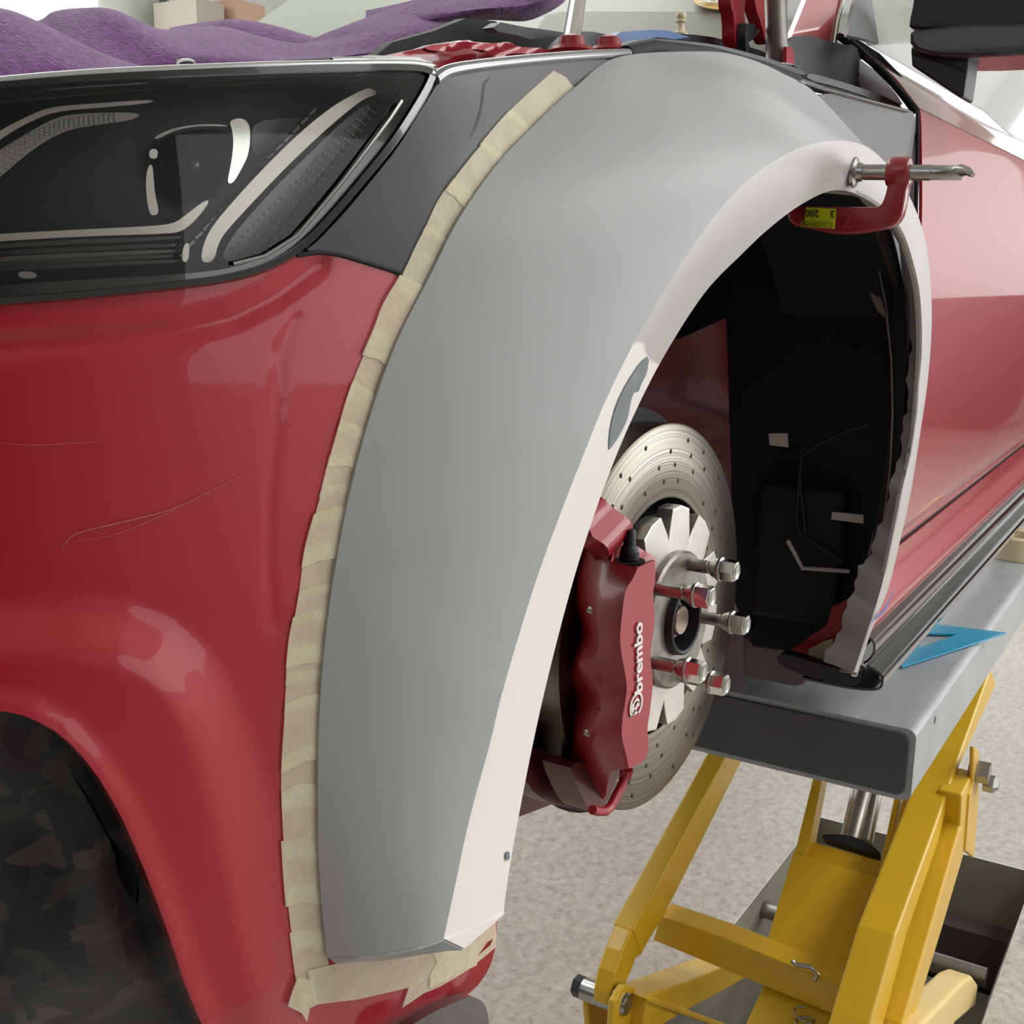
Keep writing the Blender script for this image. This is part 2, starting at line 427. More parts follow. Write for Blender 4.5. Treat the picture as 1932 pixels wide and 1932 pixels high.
# --- front bumper and its intake
R1 = [(-260, 1128), (0, 1128), (150, 1124), (250, 1136), (330, 1170), (395, 1225), (440, 1300), (480, 1400), (515, 1520), (545, 1660), (590, 1850), (640, 2060)]
INT = [(-260, 1312), (-100, 1310), (0, 1315), (60, 1328), (120, 1362), (175, 1420), (225, 1500), (270, 1600), (312, 1710), (352, 1830), (392, 1925), (440, 2080)]
CREASE = [(-260, 655), (0, 655), (200, 640), (330, 628), (440, 600), (520, 560), (600, 500)]
UPR = [(560, 600), (530, 660), (525, 760), (512, 900), (505, 1050), (515, 1180)]
Q1 = R1 + [(700, 2400), (-400, 2400)]
def bumper_bulge(u, v):
    o = 0.0
    if pip((u, v), Q1): o += 0.014 * smooth(-10, 120, dpoly((u, v), R1)); 
    di = dpoly((u, v), INT); o += 0.004 * math.exp(-(di / 28) ** 2)
    dc = dpoly((u, v), CREASE); o -= 0.0035 * math.exp(-(dc / 22) ** 2)
    du = dpoly((u, v), UPR); o -= 0.0010 * math.exp(-(du / 10) ** 2)
    # the lower corner of the bumper above the wheel opening rolls inward
    e = dpoly((u, v), [(936, 1700), (938, 1780), (925, 1830), (895, 1872), (840, 1905), (740, 1948), (600, 2010)])
    o -= 0.002 * max(0, 1 - e / 40) ** 2
    r = -ray(u, v)
    return V((r.x * 0.6 - 0.3, r.y * 0.6 - 0.3, 0)) * o
bump_out = [(-260, 600), (0, 572), (100, 565), (250, 552), (400, 535), (470, 520), (520, 503), (560, 480), (580, 474), (640, 480), (757, 512), (800, 530), (770, 640), (730, 800), (690, 1000), (660, 1200), (645, 1400), (645, 1600), (655, 1770), (800, 1765), (920, 1690), (937, 1715), (938, 1780), (925, 1830), (895, 1872), (840, 1905), (740, 1948), (600, 2010), (440, 2110)] + list(reversed(INT))
bumper = patch('front_bumper', bump_out, lambda u, v: body(u, v), RED, CAR, step=12, rnd=1, bulge=bumper_bulge, solid=0.004)
rim = [[body(*INTp) + bumper_bulge(*INTp) for INTp in cat2] for cat2 in [[(p.x, p.y) for p in cat(INT, 60)]]][0]
rin = [body(p.x - 16, p.y + 22, 0.030) for p in cat(INT, 60)]
rin2 = [body(p.x - 22, p.y + 26, 0.09) for p in cat(INT, 60)]
loft('intake_rim', [rim, [a.lerp(b, .5) + V((0, 0, .001)) for a, b in zip(rim, rin)], rin, rin2], REDSIDE, bumper, solid=0.002)
loft('intake_surround', [[body(p.x - 14, p.y + 18, 0.028) for p in cat(INT, 60)], [body(p.x - 40, p.y + 34, 0.052) for p in cat(INT, 60)], [body(p.x - 46, p.y + 38, 0.10) for p in cat(INT, 60)]], BLKG, bumper, solid=0.002)
carb = [(-260, 1345), (-100, 1338), (0, 1340), (60, 1352), (88, 1380), (130, 1450), (170, 1520), (215, 1600), (222, 1660), (270, 1720), (310, 1800), (340, 1880), (372, 1960), (420, 2110), (-260, 2110)]
patch('carbon_intake_panel', carb, lambda u, v: body(u, v, 0.055 + 0.012 * sin(u * .011) * cos(v * .009)), CARBON, bumper, step=22, rnd=1, solid=0.003)
patch('intake_backing', [(-260, 1300), (60, 1310), (200, 1420), (330, 1700), (430, 1950), (470, 2110), (-260, 2110)], lambda u, v: body(u, v, 0.13), BLKM, bumper, step=60, rnd=0, solid=0.003)
# scratches in the paint of the bumper
def strip(name, pts, w_, f, m, parent, d=-0.0006):
    L = cat([V((p[0], p[1], 0)) for p in pts], 40); a, b = [], []
    for i, p in enumerate(L):
        t = (L[min(i + 1, 39)] - L[max(i - 1, 0)]).normalized(); n = V((-t.y, t.x, 0)); ww = w_ * (sin(pi * min(1, max(0, (i + .6) / 40))) ** .5)
        q1 = p + n * ww; q2 = p - n * ww; a.append(f(q1.x, q1.y, d)); b.append(f(q2.x, q2.y, d))
    return loft(name, [a, b], m, parent)
def bsurf(u, v, d): return body(u, v, d) + bumper_bulge(u, v)
SCR = mat('scratch_in_paint', (186, 84, 92), 0.6)
strip('scratch', [(117, 1040), (122, 1026), (150, 1005), (230, 985), (320, 962), (390, 930), (485, 882)], 1.5, bsurf, SCR, bumper)
strip('scratch', [(140, 1022), (210, 1010), (300, 975), (340, 955)], 0.9, bsurf, SCR, bumper)
strip('scratch', [(-20, 834), (60, 840), (140, 836), (205, 833)], 0.8, bsurf, SCR, bumper)
# black tip of the splitter below the bumper
patch('splitter_tip', [(740, 1960), (800, 1918), (860, 1890), (885, 1880), (905, 1884), (918, 1900), (923, 1930), (925, 2000), (740, 2060)], lambda u, v: py(u, v, 0.10), BLKG, bumper, step=12, rnd=2, solid=0.008)

# --- front fender, stripped dark
fen = [(838, 138), (870, 127), (1000, 112), (1180, 100), (1330, 108), (1250, 190), (1100, 330), (980, 470), (900, 600), (840, 600), (757, 516), (640, 484), (572, 476), (600, 455), (650, 402), (700, 342), (750, 280), (790, 215)]
fender = patch('front_fender', fen, lambda u, v: body(u, v, -0.0005), DARKF, CAR, step=14, rnd=1, solid=0.003, off=-1)
fender['label'] = 'dark stripped front fender panel'
HE = [(820, 150), (845, 134), (900, 124), (1000, 113), (1100, 105), (1185, 101)]
tube('fender_top_edge', [body(p.x, p.y, -0.001) for p in cat([V((a, b, 0)) for a, b in HE], 40)], 0.0035, mat('polished_edge', (150, 150, 152), 0.2, metal=.8), fender)
tube('panel_gap', [body(u, v, -0.0008) for u, v in [(560, 482), (600, 476), (640, 480), (700, 498), (758, 516)]], 0.0012, BLKM, fender)
strip('pencil_line', [(927, 145), (915, 160), (910, 200), (900, 235), (888, 260)], 0.8, lambda u, v, d: body(u, v, d), BLKM, fender, -0.0012)
# rear piece of the fender between flare and door
def yside(z):
    return 0.05 + max(0, z - 1.585) * 0.7 + 0.018 * smooth(1.25, 1.05, z) * 0 
fr = [(1545, 178), (1575, 176), (1700, 205), (1722, 211), (1727, 222), (1729, 300), (1731, 420), (1735, 560), (1700, 560), (1650, 420), (1575, 260)]
rf = prism('front_fender', [py(u, v, 0.052) for u, v in fr], (0, .004, 0), mat('fender_gloss_grey', (56, 50, 46), 0.5, coat=.2, var=.3, vscale=12), CAR, bevel=0)
rf['label'] = 'grey primed rear end of the front fender'
tube('fender_edge', [py(u, v, 0.049) for u, v in [(1510, 150), (1560, 168), (1640, 190), (1715, 210)]], 0.0018, CHROME, rf)

# --- door, sill, rear body
def profx(name, prof, x0, x1, m, parent, nx=24, **k):
    rows = []
    cp = cat([V((0, a, b)) for a, b in prof], 8 * (len(prof) - 1) + 1)
    for q in cp: rows.append([V((x0 + (x1 - x0) * i / nx, q.y, q.z)) for i in range(nx + 1)])
    return loft(name, rows, m, parent, **k)
door = profx('front_door', [(0.062, 1.030), (0.048, 1.08), (0.036, 1.2), (0.032, 1.33), (0.037, 1.46), (0.046, 1.56), (0.050, 1.588)], 0.452, 1.56, REDSIDE, CAR, solid=0.004)
up = profx('belt_panel', [(0.050, 1.588), (0.062, 1.602), (0.085, 1.628), (0.118, 1.655)], 0.452, 1.56, REDSIDE, door, solid=0.004)
tube('shut_line', [(0.4505, 0.066, 1.03), (0.4505, 0.040, 1.2), (0.4505, 0.036, 1.33), (0.4505, 0.050, 1.56), (0.4505, 0.053, 1.588), (0.44, 0.09, 1.63), (0.40, 0.125, 1.665)], 0.0025, BLKM, door)
tube('crease_line', [(0.46, 0.0502, 1.588), (1.0, 0.0502, 1.588), (1.56, 0.0502, 1.588)], 0.0009, REDIN, door)
rear = profx('rear_door', [(0.062, 1.030), (0.048, 1.08), (0.036, 1.2), (0.032, 1.33), (0.037, 1.46), (0.046, 1.56), (0.050, 1.588), (0.062, 1.602), (0.118, 1.655)], 1.566, 2.6, REDSIDE, CAR, solid=0.004)
sill = profx('side_sill', [(0.075, 0.900), (0.060, 0.915), (0.048, 0.94), (0.044, 0.965), (0.052, 0.985), (0.058, 1.0), (0.060, 1.024)], 0.37, 2.6, REDSIDE, CAR, solid=0.003)
profx('sill_gap', [(0.0655, 1.020), (0.068, 1.027), (0.0655, 1.034)], 0.40, 2.6, BLKM, sill)
MAROON = mat('tinted_gloss_black', (46, 14, 22), 0.2, coat=1.0)
skirt = profx('side_skirt', [(0.047, 0.952), (0.036, 0.944), (0.034, 0.93), (0.040, 0.918), (0.046, 0.912)], 0.385, 2.6, MAROON, CAR, solid=0.003)
profx('skirt_blade', [(0.040, 0.915), (0.024, 0.908), (0.020, 0.900), (0.026, 0.889), (0.06, 0.884), (0.12, 0.884)], 0.37, 2.6, BLKG, skirt, solid=0.003)
tube('skirt_lip', [(0.37, 0.021, 0.904), (1.2, 0.021, 0.904), (2.6, 0.021, 0.904)], 0.0022, STEEL, skirt)
# black end cap of the skirt
ec = [(1614, 1262), (1625, 1268), (1622, 1290), (1605, 1296), (1550, 1285), (1500, 1268), (1468, 1252), (1466, 1238), (1480, 1232), (1540, 1252), (1585, 1262)]
patch('skirt_end_cap', ec, lambda u, v: px(u, v, 0.362), BLK, skirt, step=8, rnd=1, solid=0.02)
lathe('screw_head', px(1612, 1270, 0.355), (-1, -0.3, 0.2), [(0, .005), (.002, .0045), (.003, .002)], CHROME, skirt, seg=12)
# glass, pillar, mirror
g1 = [(1596, 62), (1600, -80), (2150, -80), (2150, 330), (1932, 255), (1830, 190), (1700, 130), (1630, 90)]
patch('side_window', [(1640, 82), (1628, 40), (1620, -60), (1900, -60), (1990, 330), (1860, 210), (1720, 128)], lambda u, v: onp(u, v, (0.6, 0.125, 1.67), (0, -1, 0.55)), mat('bright_side_glass', (190, 196, 188), 0.06, coat=1.0, alpha=.55), door, step=40, rnd=0, solid=0.003)
patch('quarter_trim', [(1598, 66), (1612, 0), (1625, -60), (1637, -60), (1645, 0), (1658, 81), (1630, 73)], lambda u, v: onp(u, v, (0.5, 0.121, 1.67), (0, -1, 0.55)), mat('satin_grey_trim', (120, 122, 126), .4), door, step=16, rnd=0, solid=0.004)
pil = [(1490, 76), (1505, 40), (1525, -10), (1550, -80), (1610, -80), (1590, 0), (1580, 80), (1640, 105), (1600, 110), (1520, 78)]
ap = patch('windscreen_pillar', pil, lambda u, v: onp(u, v, (0.45, 0.16, 1.66), (-.35, -1, 0.4)), mat('pillar_red_paint', (176, 70, 74), 0.35, coat=1.0), CAR, step=16, rnd=0, solid=0.01)
tube('pillar_seal', [onp(u, v, (0.45, 0.158, 1.66), (-.35, -1, 0.4)) for u, v in [(1574, 84), (1580, 40), (1592, -10), (1602, -80)]], 0.003, CHROME, ap)
tube('door_seal', [onp(u, v, (0.45, 0.15, 1.66), (-.35, -1, 0.4)) for u, v in [(1582, 68), (1610, 84), (1650, 112), (1690, 152), (1716, 190), (1727, 214)]], [0.004, .007, .009, .009, .007, .004], BLKM, ap)
dk = [(1735, -120), (1724, 0), (1714, 46), (1717, 55), (1800, 54), (1932, 50), (2080, 46), (2130, -40), (2120, -140)]
mirror = prism('side_mirror', [px(u, v, 0.50) for u, v in chaikin(dk, 1)], (0.13, 0, 0), BLK, CAR, bevel=0.006)
prism('mirror_shell', [px(u, v, 0.495) for u, v in chaikin([(1716, 46), (1716, 92), (1760, 106), (1830, 109), (1932, 104), (2080, 90), (2110, 40)], 1)], (0.12, 0, 0), mat('mirror_lower_shell', (44, 38, 44), .35, coat=.6), mirror, bevel=0.005)
prism('mirror_foot', [px(u, v, 0.51) for u, v in [(1718, 88), (1720, 124), (1810, 184), (1818, 184), (1825, 135), (1828, 108), (1800, 82)]], (0.06, 0.0, 0.0), BLK, mirror, bevel=0.003)
tube('foot_gap', [px(u, v, 0.508) for u, v in [(1720, 100), (1760, 112), (1800, 124), (1824, 137)]], 0.0012, BLKM, mirror)

# --- windscreen
WSP, WSN = (0.45, 0.22, 1.655), (-0.5, 0, 0.866)
ws = patch('windscreen', [(450, 90), (470, 52), (545, 0), (640, -70), (1490, -70), (1482, 40), (1470, 140), (1200, 110), (800, 100)], lambda u, v: onp(u, v, WSP, WSN), SCREEN, CAR, step=60, rnd=0, solid=0.005)
patch('dark_lower_band', [(980, 110), (1030, 28), (1060, 22), (1300, 22), (1400, 20), (1480, 20), (1470, 140)], lambda u, v: onp(u, v, V(WSP) + V((-.004, 0, .004)), WSN), SCREEND, ws, step=60, rnd=0, solid=0.001)  # lower windscreen given a darker glass tone
patch('windscreen_sticker', [(1306, -30), (1306, 0), (1318, 11), (1345, 17), (1370, 17), (1382, 14), (1384, -30)], lambda u, v: onp(u, v, V(WSP) + V((-.008, 0, .008)), WSN), BRASS, ws, step=20, rnd=1, solid=0.0006)
q0 = onp(1316, 5, V(WSP) + V((-.011, 0, .011)), WSN); q1 = onp(1376, 4, V(WSP) + V((-.011, 0, .011)), WSN)
text('sticker_lettering', 'SELECTED', q0, q1 - q0, V(WSN).cross(q1 - q0), 0.028, mat('sticker_print', (225, 225, 215), .6), ws, bold=.0008)

# --- engine bay edge

patch('inner_fender_panel', [(688, 122), (715, 108), (790, 92), (860, 80), (900, 78), (960, 88), (1060, 96), (1062, 104), (1000, 110), (900, 121), (840, 129), (800, 126)], lambda u, v: py(u, v, 0.145 + (v < 100) * 0), REDMET, CAR, step=10, rnd=1, solid=0.004,
      bulge=lambda u, v: V((0, -1, 0.3)) * (0.008 * math.exp(-((u - 870) / 26) ** 2 - ((v - 112) / 10) ** 2)))
cov = patch('crumpled_cover_sheet', [(800, 84), (812, 98), (850, 98), (890, 88), (925, 104), (950, 108), (960, 100), (1000, 104), (1040, 98), (985, 86), (930, 80), (870, 80)], lambda u, v: py(u, v, 0.135), REDMET, CAR, step=7, rnd=1, solid=0.002,
      bulge=lambda u, v: V((0, -1, 0.3)) * 0.0015 * sin(u * .07 + v * .2))
for i, (u, v) in enumerate([(1078, 99), (1148, 99)]):
    lathe('fender_bolt', py(u, v + 4, 0.135), (0, 0, 1), [(0, .0155), (.0025, .0165), (.005, .0145), (.0055, .010), (.012, .009), (.0135, .005)], CALRED, CAR, seg=24)
patch('cowl_panel', [(700, 112), (740, 80), (820, 58), (880, 34), (935, 40), (950, 52), (1000, 52), (1070, 62), (1080, 100), (1000, 92), (950, 80), (880, 74), (800, 86), (760, 100)], lambda u, v: py(u, v, 0.24), BLKM, CAR, step=18, rnd=0, solid=0.01)
patch('cowl_grille', [(930, 52), (945, 42), (985, 50), (1060, 62), (1075, 68), (1000, 74), (975, 66), (940, 60)], lambda u, v: py(u, v, 0.21), GREYP, CAR, step=10, rnd=0, solid=0.01)
patch('cowl_cover', [(1040, 104), (1056, 84), (1080, 62), (1110, 58), (1150, 66), (1175, 90), (1165, 104)], lambda u, v: py(u, v, 0.19), GREYP, CAR, step=12, rnd=1, solid=0.01)
patch('cowl_cover', [(1180, 100), (1190, 78), (1240, 62), (1330, 66), (1400, 84), (1450, 100), (1480, 130), (1400, 120), (1280, 90)], lambda u, v: py(u, v, 0.22), BLKM, CAR, step=14, rnd=1, solid=0.01)
sealp = [(1172, 102), (1174, 88), (1196, 78), (1228, 72), (1300, 78), (1350, 84), (1400, 96), (1450, 110), (1480, 120), (1523, 136), (1520, 150), (1480, 136), (1440, 124), (1400, 114), (1340, 100), (1280, 92), (1226, 88), (1205, 94), (1190, 103)]
patch('hood_seal', sealp, lambda u, v: py(u, v, 0.125), GREYP, CAR, step=8, rnd=1, solid=0.012)
seal2 = [(1524, 137), (1560, 146), (1620, 164), (1680, 186), (1704, 204), (1695, 204), (1640, 184), (1580, 164), (1522, 150)]
patch('hood_seal', seal2, lambda u, v: py(u, v, 0.10), GREYP, CAR, step=8, rnd=1, solid=0.012)
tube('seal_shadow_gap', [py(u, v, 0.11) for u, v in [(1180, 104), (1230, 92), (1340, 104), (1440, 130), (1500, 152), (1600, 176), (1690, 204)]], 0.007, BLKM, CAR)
pc = [(1484, 80), (1500, 70), (1520, 66), (1545, 70), (1580, 86), (1620, 110), (1660, 140), (1690, 175), (1708, 204), (1640, 184), (1590, 168), (1520, 140), (1490, 118), (1480, 96)]
patch('cowl_corner_cover', pc, lambda u, v: py(u, v, 0.15), GREYP, CAR, step=10, rnd=1, solid=0.008, bulge=lambda u, v: V((0, -1, 0)) * 0.02 * math.exp(-((u - 1590) / 14) ** 2))
# hood struts and hinge
lathe('hood_strut', py(1074, 99, 0.15), py(1100, -60, 0.22) - py(1074, 99, 0.15), [(0, .007), (.30, .007)], CHROME, CAR, seg=20)
a = py(1467, 117, 0.16); b = py(1461, -70, 0.16)
prop = lathe('hood_prop_tube', a, b - a, [(0, .0125), (.018, .0125), (.018, .0118), (.30, .0118)], DSTEEL, CAR, seg=28)
hg = patch('hood_hinge', [(1378, -60), (1378, 10), (1385, 30), (1386, 90), (1408, 98), (1410, 60), (1404, 30), (1406, 0), (1408, -60)], lambda u, v: py(u, v, 0.19), CALRED, CAR, step=8, rnd=1, solid=0.014)
patch('hinge_arm', [(1415, -60), (1424, 10), (1438, 50), (1444, 80), (1456, 84), (1452, 40), (1458, 0), (1490, 10), (1490, -60)], lambda u, v: py(u, v, 0.2), CALRED, hg, step=8, rnd=1, solid=0.014)
patch('hinge_tab', [(1484, 88), (1496, 90), (1499, 122), (1484, 118)], lambda u, v: py(u, v, 0.14), REDMET, hg, step=8, rnd=0, solid=0.004)
patch('hinge_bracket', [(1406, 66), (1408, 44), (1424, 44), (1426, 54), (1434, 58), (1424, 72), (1412, 80), (1418, 96), (1408, 98)], lambda u, v: py(u, v, 0.18), BLK, hg, step=8, rnd=0, solid=0.01)

# --- headlight
hl_out = [(-260, 172), (-120, 160), (0, 150), (100, 141), (200, 134), (350, 127), (500, 121), (700, 116), (775, 116), (812, 121), (830, 134), (822, 160), (790, 215), (750, 276), (700, 337), (650, 397), (600, 452), (560, 486), (520, 508), (470, 525), (400, 540), (250, 557), (100, 571), (0, 578), (-260, 602)]
hl = patch('headlight', hl_out, lambda u, v: body(u, v, 0.062), mat('lamp_housing_black', (40, 40, 44), .45), CAR, step=30, rnd=1, solid=0.003)
hl['label'] = 'black headlight housing'
ring = chaikin(hl_out, 2)
def shrink(pts, k):
    n = len(pts); out = []
    for i in range(n):
        a, b = pts[i - 1], pts[(i + 1) % n]; t = V((b[0] - a[0], b[1] - a[1])).normalized(); nn = V((-t.y, t.x))
        out.append((pts[i][0] + nn.x * k, pts[i][1] + nn.y * k))
    return out
def bar(name, outline, d, m, parent, step=9, rnd=2, solid=0.004, **k):
    solid = min(solid, .0012) if name != 'ribbed_heat_fin' else solid
    return patch(name, outline, lambda u, v: body(u, v, d), m, parent, step=step, rnd=rnd, solid=solid, **k)
def loop_rows(pts, f): L = [f(*p) for p in pts]; return L + [L[0]]
r0, r1, r2 = ring, shrink(ring, 16), shrink(ring, 21)
loft('lamp_rim', [loop_rows(r0, lambda u, v: body(u, v, 0.0)), loop_rows(shrink(ring, 4), lambda u, v: body(u, v, -0.004)), loop_rows(r1, lambda u, v: body(u, v, -0.003)), loop_rows(r2, lambda u, v: body(u, v, 0.004)), loop_rows(shrink(ring, 24), lambda u, v: body(u, v, 0.06))], BLKG, hl, solid=0.0015)
# broad lower border of the lamp
bar('lower_border', [(-260, 560), (0, 538), (150, 528), (300, 520), (400, 512), (460, 500), (510, 480), (560, 440), (640, 345), (700, 262), (740, 200), (762, 150), (815, 132), (800, 180), (740, 272), (640, 395), (556, 474), (500, 503), (400, 528), (200, 550), (0, 566), (-260, 588)], 0.0, BLKG, hl, solid=0.003)
bar('upper_border', [(-260, 200), (0, 176), (200, 160), (400, 150), (600, 144), (780, 136), (800, 128), (600, 128), (300, 136), (100, 150), (0, 160), (-260, 180)], 0.002, BLKG, hl, solid=0.003)
tube('border_highlight_edge', [body(u, v, 0.0005) for u, v in [(-260, 214), (0, 192), (200, 172), (300, 165), (500, 155), (735, 150), (752, 158), (745, 175)]], 0.0009, STEEL, hl, seg=6)
tube('border_highlight_edge', [body(u, v, -0.004) for u, v in [(758, 190), (735, 225), (690, 285), (640, 350), (560, 445), (500, 483), (440, 498)]], 0.0011, STEEL, hl, seg=6)
# chrome and clear parts inside
REFL = mat('lamp_reflector_trim', (238, 232, 222), 0.3, metal=.35)
ins = [
 ('reflector_strip', [(686, 168), (700, 166), (712, 174), (706, 181), (690, 184), (650, 214), (600, 258), (540, 315), (480, 378), (430, 432), (412, 458), (404, 494), (378, 496), (384, 458), (402, 424), (450, 368), (510, 304), (570, 246), (630, 198)], 0.018, REFL, .004),
 ('reflector_strip', [(-260, 420), (-120, 340), (-40, 272), (0, 246), (50, 220), (95, 201), (180, 195), (292, 187), (284, 195), (180, 203), (102, 210), (50, 232), (0, 262), (-120, 356), (-260, 440)], 0.018, REFL, .004),
 ('reflector_strip', [(-260, 458), (0, 441), (150, 433), (300, 426), (332, 420), (352, 404), (388, 377), (396, 380), (374, 410), (346, 436), (318, 441), (150, 446), (0, 455), (-260, 474)], 0.020, REFL, .004),
 ('reflector_strip', [(342, 494), (346, 462), (358, 456), (356, 494)], 0.016, REFL, .003),
 ('dotted_light_guide', [(702, 188), (650, 226), (600, 274), (540, 332), (480, 396), (435, 450), (414, 496), (470, 488), (520, 440), (580, 360), (640, 285), (690, 225)], 0.024, CLEARG, .003),
 ('dotted_light_guide', [(-260, 470), (-120, 376), (-40, 308), (0, 282), (60, 246), (100, 224), (140, 214), (268, 211), (255, 226), (180, 236), (120, 246), (60, 282), (0, 334), (-120, 440), (-260, 540)], 0.024, mat('frosted_light_guide', (205, 198, 192), .4, coat=.4), .003),
 ('projector_trim', [(282, 281), (298, 281), (297, 298), (290, 300), (281, 297)], 0.02, CHROME, .006),
 ('projector_trim', [(280, 312), (288, 310), (290, 340), (293, 370), (300, 398), (294, 407), (282, 405), (276, 370), (275, 335)], 0.02, CHROME, .006),
 ('projector_trim', [(432, 228), (452, 222), (466, 228), (473, 245), (470, 290), (455, 320), (440, 346), (428, 346), (436, 310), (441, 270), (438, 244)], 0.02, CHROME, .006),
 ('projector_trim', [(290, 258), (330, 240), (390, 233), (430, 236), (428, 239), (380, 237), (330, 245), (296, 264)], 0.022, DSTEEL, .003),
 ('projector_cover', [(475, 232), (530, 222), (575, 224), (540, 260), (480, 300), (474, 270)], 0.04, mat('satin_lamp_cover', (92, 92, 94), .35, metal=.4), .004),
 ('lamp_label', [(32, 512), (66, 512), (72, 525), (38, 526)], 0.012, mat('white_lamp_label', (225, 215, 215), .6), .001),
]
for nm, ol, d, m, sd in ins: bar(nm, ol, d, m, hl, solid=sd)
bar('projector_bowl', [(300, 262), (360, 244), (430, 244), (438, 270), (425, 345), (400, 380), (350, 385), (310, 360), (300, 310)], 0.05, mat('projector_black_glass', (22, 22, 24), .1, coat=1), hl, bulge=lambda u, v: -ray(u, v) * 0.02 * math.exp(-((u - 370) / 50) ** 2 - ((v - 310) / 50) ** 2))
for k, (v0, m) in enumerate([(458, mat('lamp_ledge', (74, 72, 70), .3, coat=.5)), (472, BLKG), (483, mat('lamp_ledge_pale', (120, 112, 108), .3, coat=.5)), (492, BLKG), (502, mat('lamp_ledge_dark', (58, 54, 54), .3, coat=.5))]):
    bar('lower_lamp_ledge', [(-260, v0 + 22), (0, v0), (345, v0 - 14), (340, v0 - 6), (0, v0 + 9), (-260, v0 + 31)], 0.022 + .003 * (k % 2), m, hl, solid=.003)
for k in range(16):      # toothed rib beside the long strip
    t = k / 15; u = 590 - 230 * t; v = 215 + 250 * t
    bar('ribbed_heat_fin', [(u - 8, v), (u + 5, v - 12), (u + 8, v - 8), (u - 5, v + 4)], 0.022, BLKG, hl, step=6, rnd=0, solid=.006)
dv, df = [], []
for k in range(26):
    t = k / 25; u = 690 - 255 * t; v = 205 + 262 * t
    for j in range(4):
        lathe_bm(dv, df, body(u + 4 + j * 11 * (0.4 + t), v + j * 7 * (.4 + t), 0.0235), -ray(u, v), [(0, .0009), (.0008, .0004)], 6)
def lerp_tab(u, tab):
    for (a, b, c), (d, e, f) in zip(tab, tab[1:]):
        if a <= u <= d: t = (u - a) / (d - a); return b + (e - b) * t, c + (f - c) * t
for k in range(24):
    u = 2 + 215 * k / 23; a, b = lerp_tab(u, [(0, 288, 326), (60, 252, 274), (120, 227, 241), (220, 216, 227)])
    for j in range(4): lathe_bm(dv, df, body(u, a + (b - a) * j / 3, 0.0235), -ray(u, a), [(0, .0008), (.0006, .0004)], 6)
o = raw('light_guide_dots', dv, df, mat('moulded_dots', (240, 240, 238), .4), hl); o['kind'] = 'stuff'
bar('clear_lens', shrink(ring, 10), -0.001, LENS, hl, step=16, rnd=0, solid=0)
# top edge clips
patch('lamp_clip', [(650, 108), (682, 108), (684, 118), (650, 118)], lambda u, v: body(u, v, 0.012), BLK, hl, step=8, rnd=0, solid=.004)
tube('lamp_clip', [body(u, v, 0.01) for u, v in [(626, 114), (650, 113), (690, 113), (706, 114)]], .0015, STEEL, hl)
tube('lamp_clip', [body(350 + 17 * cos(a * pi / 8), 122 - 8 * sin(a * pi / 8), 0.006) for a in range(9)], .001, STEEL, hl, seg=6)
patch('lamp_top_flange', [(300, 130), (500, 116), (700, 104), (790, 108), (825, 124), (700, 118), (450, 126)], lambda u, v: body(u, v, 0.014), BLKG, hl, step=14, rnd=0, solid=.002)

# --- wheel house
well = patch('wheel_house_liner', [(1000, 760), (1150, 560), (1300, 430), (1430, 360), (1600, 345), (1690, 400), (1722, 500), (1728, 700), (1708, 850), (1682, 1000), (1645, 1140), (1600, 1235), (1560, 1240), (1500, 1230), (1420, 1220), (1380, 1120), (1380, 900), (1370, 600)], lambda u, v: px(u, v, 0.47), BLKM, CAR, step=40, rnd=0, solid=.006)
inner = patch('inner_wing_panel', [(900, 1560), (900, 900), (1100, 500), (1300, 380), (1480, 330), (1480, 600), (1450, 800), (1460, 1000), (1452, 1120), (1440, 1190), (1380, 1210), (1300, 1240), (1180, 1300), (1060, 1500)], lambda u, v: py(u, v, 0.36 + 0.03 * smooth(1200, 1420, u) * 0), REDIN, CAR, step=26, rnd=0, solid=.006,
  bulge=lambda u, v: V((0, -1, 0)) * (0.012 * smooth(735, 765, v) + 0.012 * math.exp(-((u - (1385 + 0.055 * (v - 500))) / 12) ** 2) + .014 * math.exp(-((u - 1432) / 16) ** 2)))
tube('brake_hose', [py(u, v, 0.30) for u, v in [(1490, 470), (1440, 520), (1412, 600), (1410, 680), (1440, 750), (1490, 800), (1520, 830)]], .009, BLKM, inner)
box('liner_box', (0.44, 0.1, 0.93), (0.468, 0.22, 1.12), BLKM, well, bevel=.01)
tube('liner_rib', [px(u, v, 0.435) for u, v in [(1520, 1010), (1508, 900), (1512, 860), (1550, 835), (1600, 812), (1640, 800)]], .0022, BLK, well)
tube('liner_rib', [px(u, v, 0.435) for u, v in [(1508, 900), (1502, 980), (1510, 1010), (1560, 1040), (1590, 1062)]], .0022, BLK, well)
FOAM = mat('white_foam_tab', (196, 186, 180), .7)
patch('foam_tab', [(1450, 818), (1484, 818), (1486, 844), (1452, 840)], lambda u, v: px(u, v, 0.43), FOAM, well, step=8, rnd=0, solid=.004)
patch('foam_tab', [(1570, 966), (1628, 972), (1629, 988), (1568, 980)], lambda u, v: px(u, v, 0.43), FOAM, well, step=8, rnd=0, solid=.004)
tube('white_edge_strip', [px(u, v, 0.43) for u, v in [(1486, 1020), (1500, 1045), (1514, 1072), (1560, 1075), (1602, 1078)]], .0028, FOAM, well)
patch('torn_paper_bit', [(1640, 552), (1662, 562), (1672, 600), (1656, 588)], lambda u, v: px(u, v, 0.41), mat('paper_scrap', (150, 135, 125), .8), well, step=8, rnd=0, solid=.001)
tube('arch_flange', [px(u, v, 0.42) for u, v in [(1600, 372), (1640, 440), (1660, 510), (1672, 580), (1682, 680), (1684, 780), (1680, 880), (1668, 980)]], .0022, DSTEEL, well)
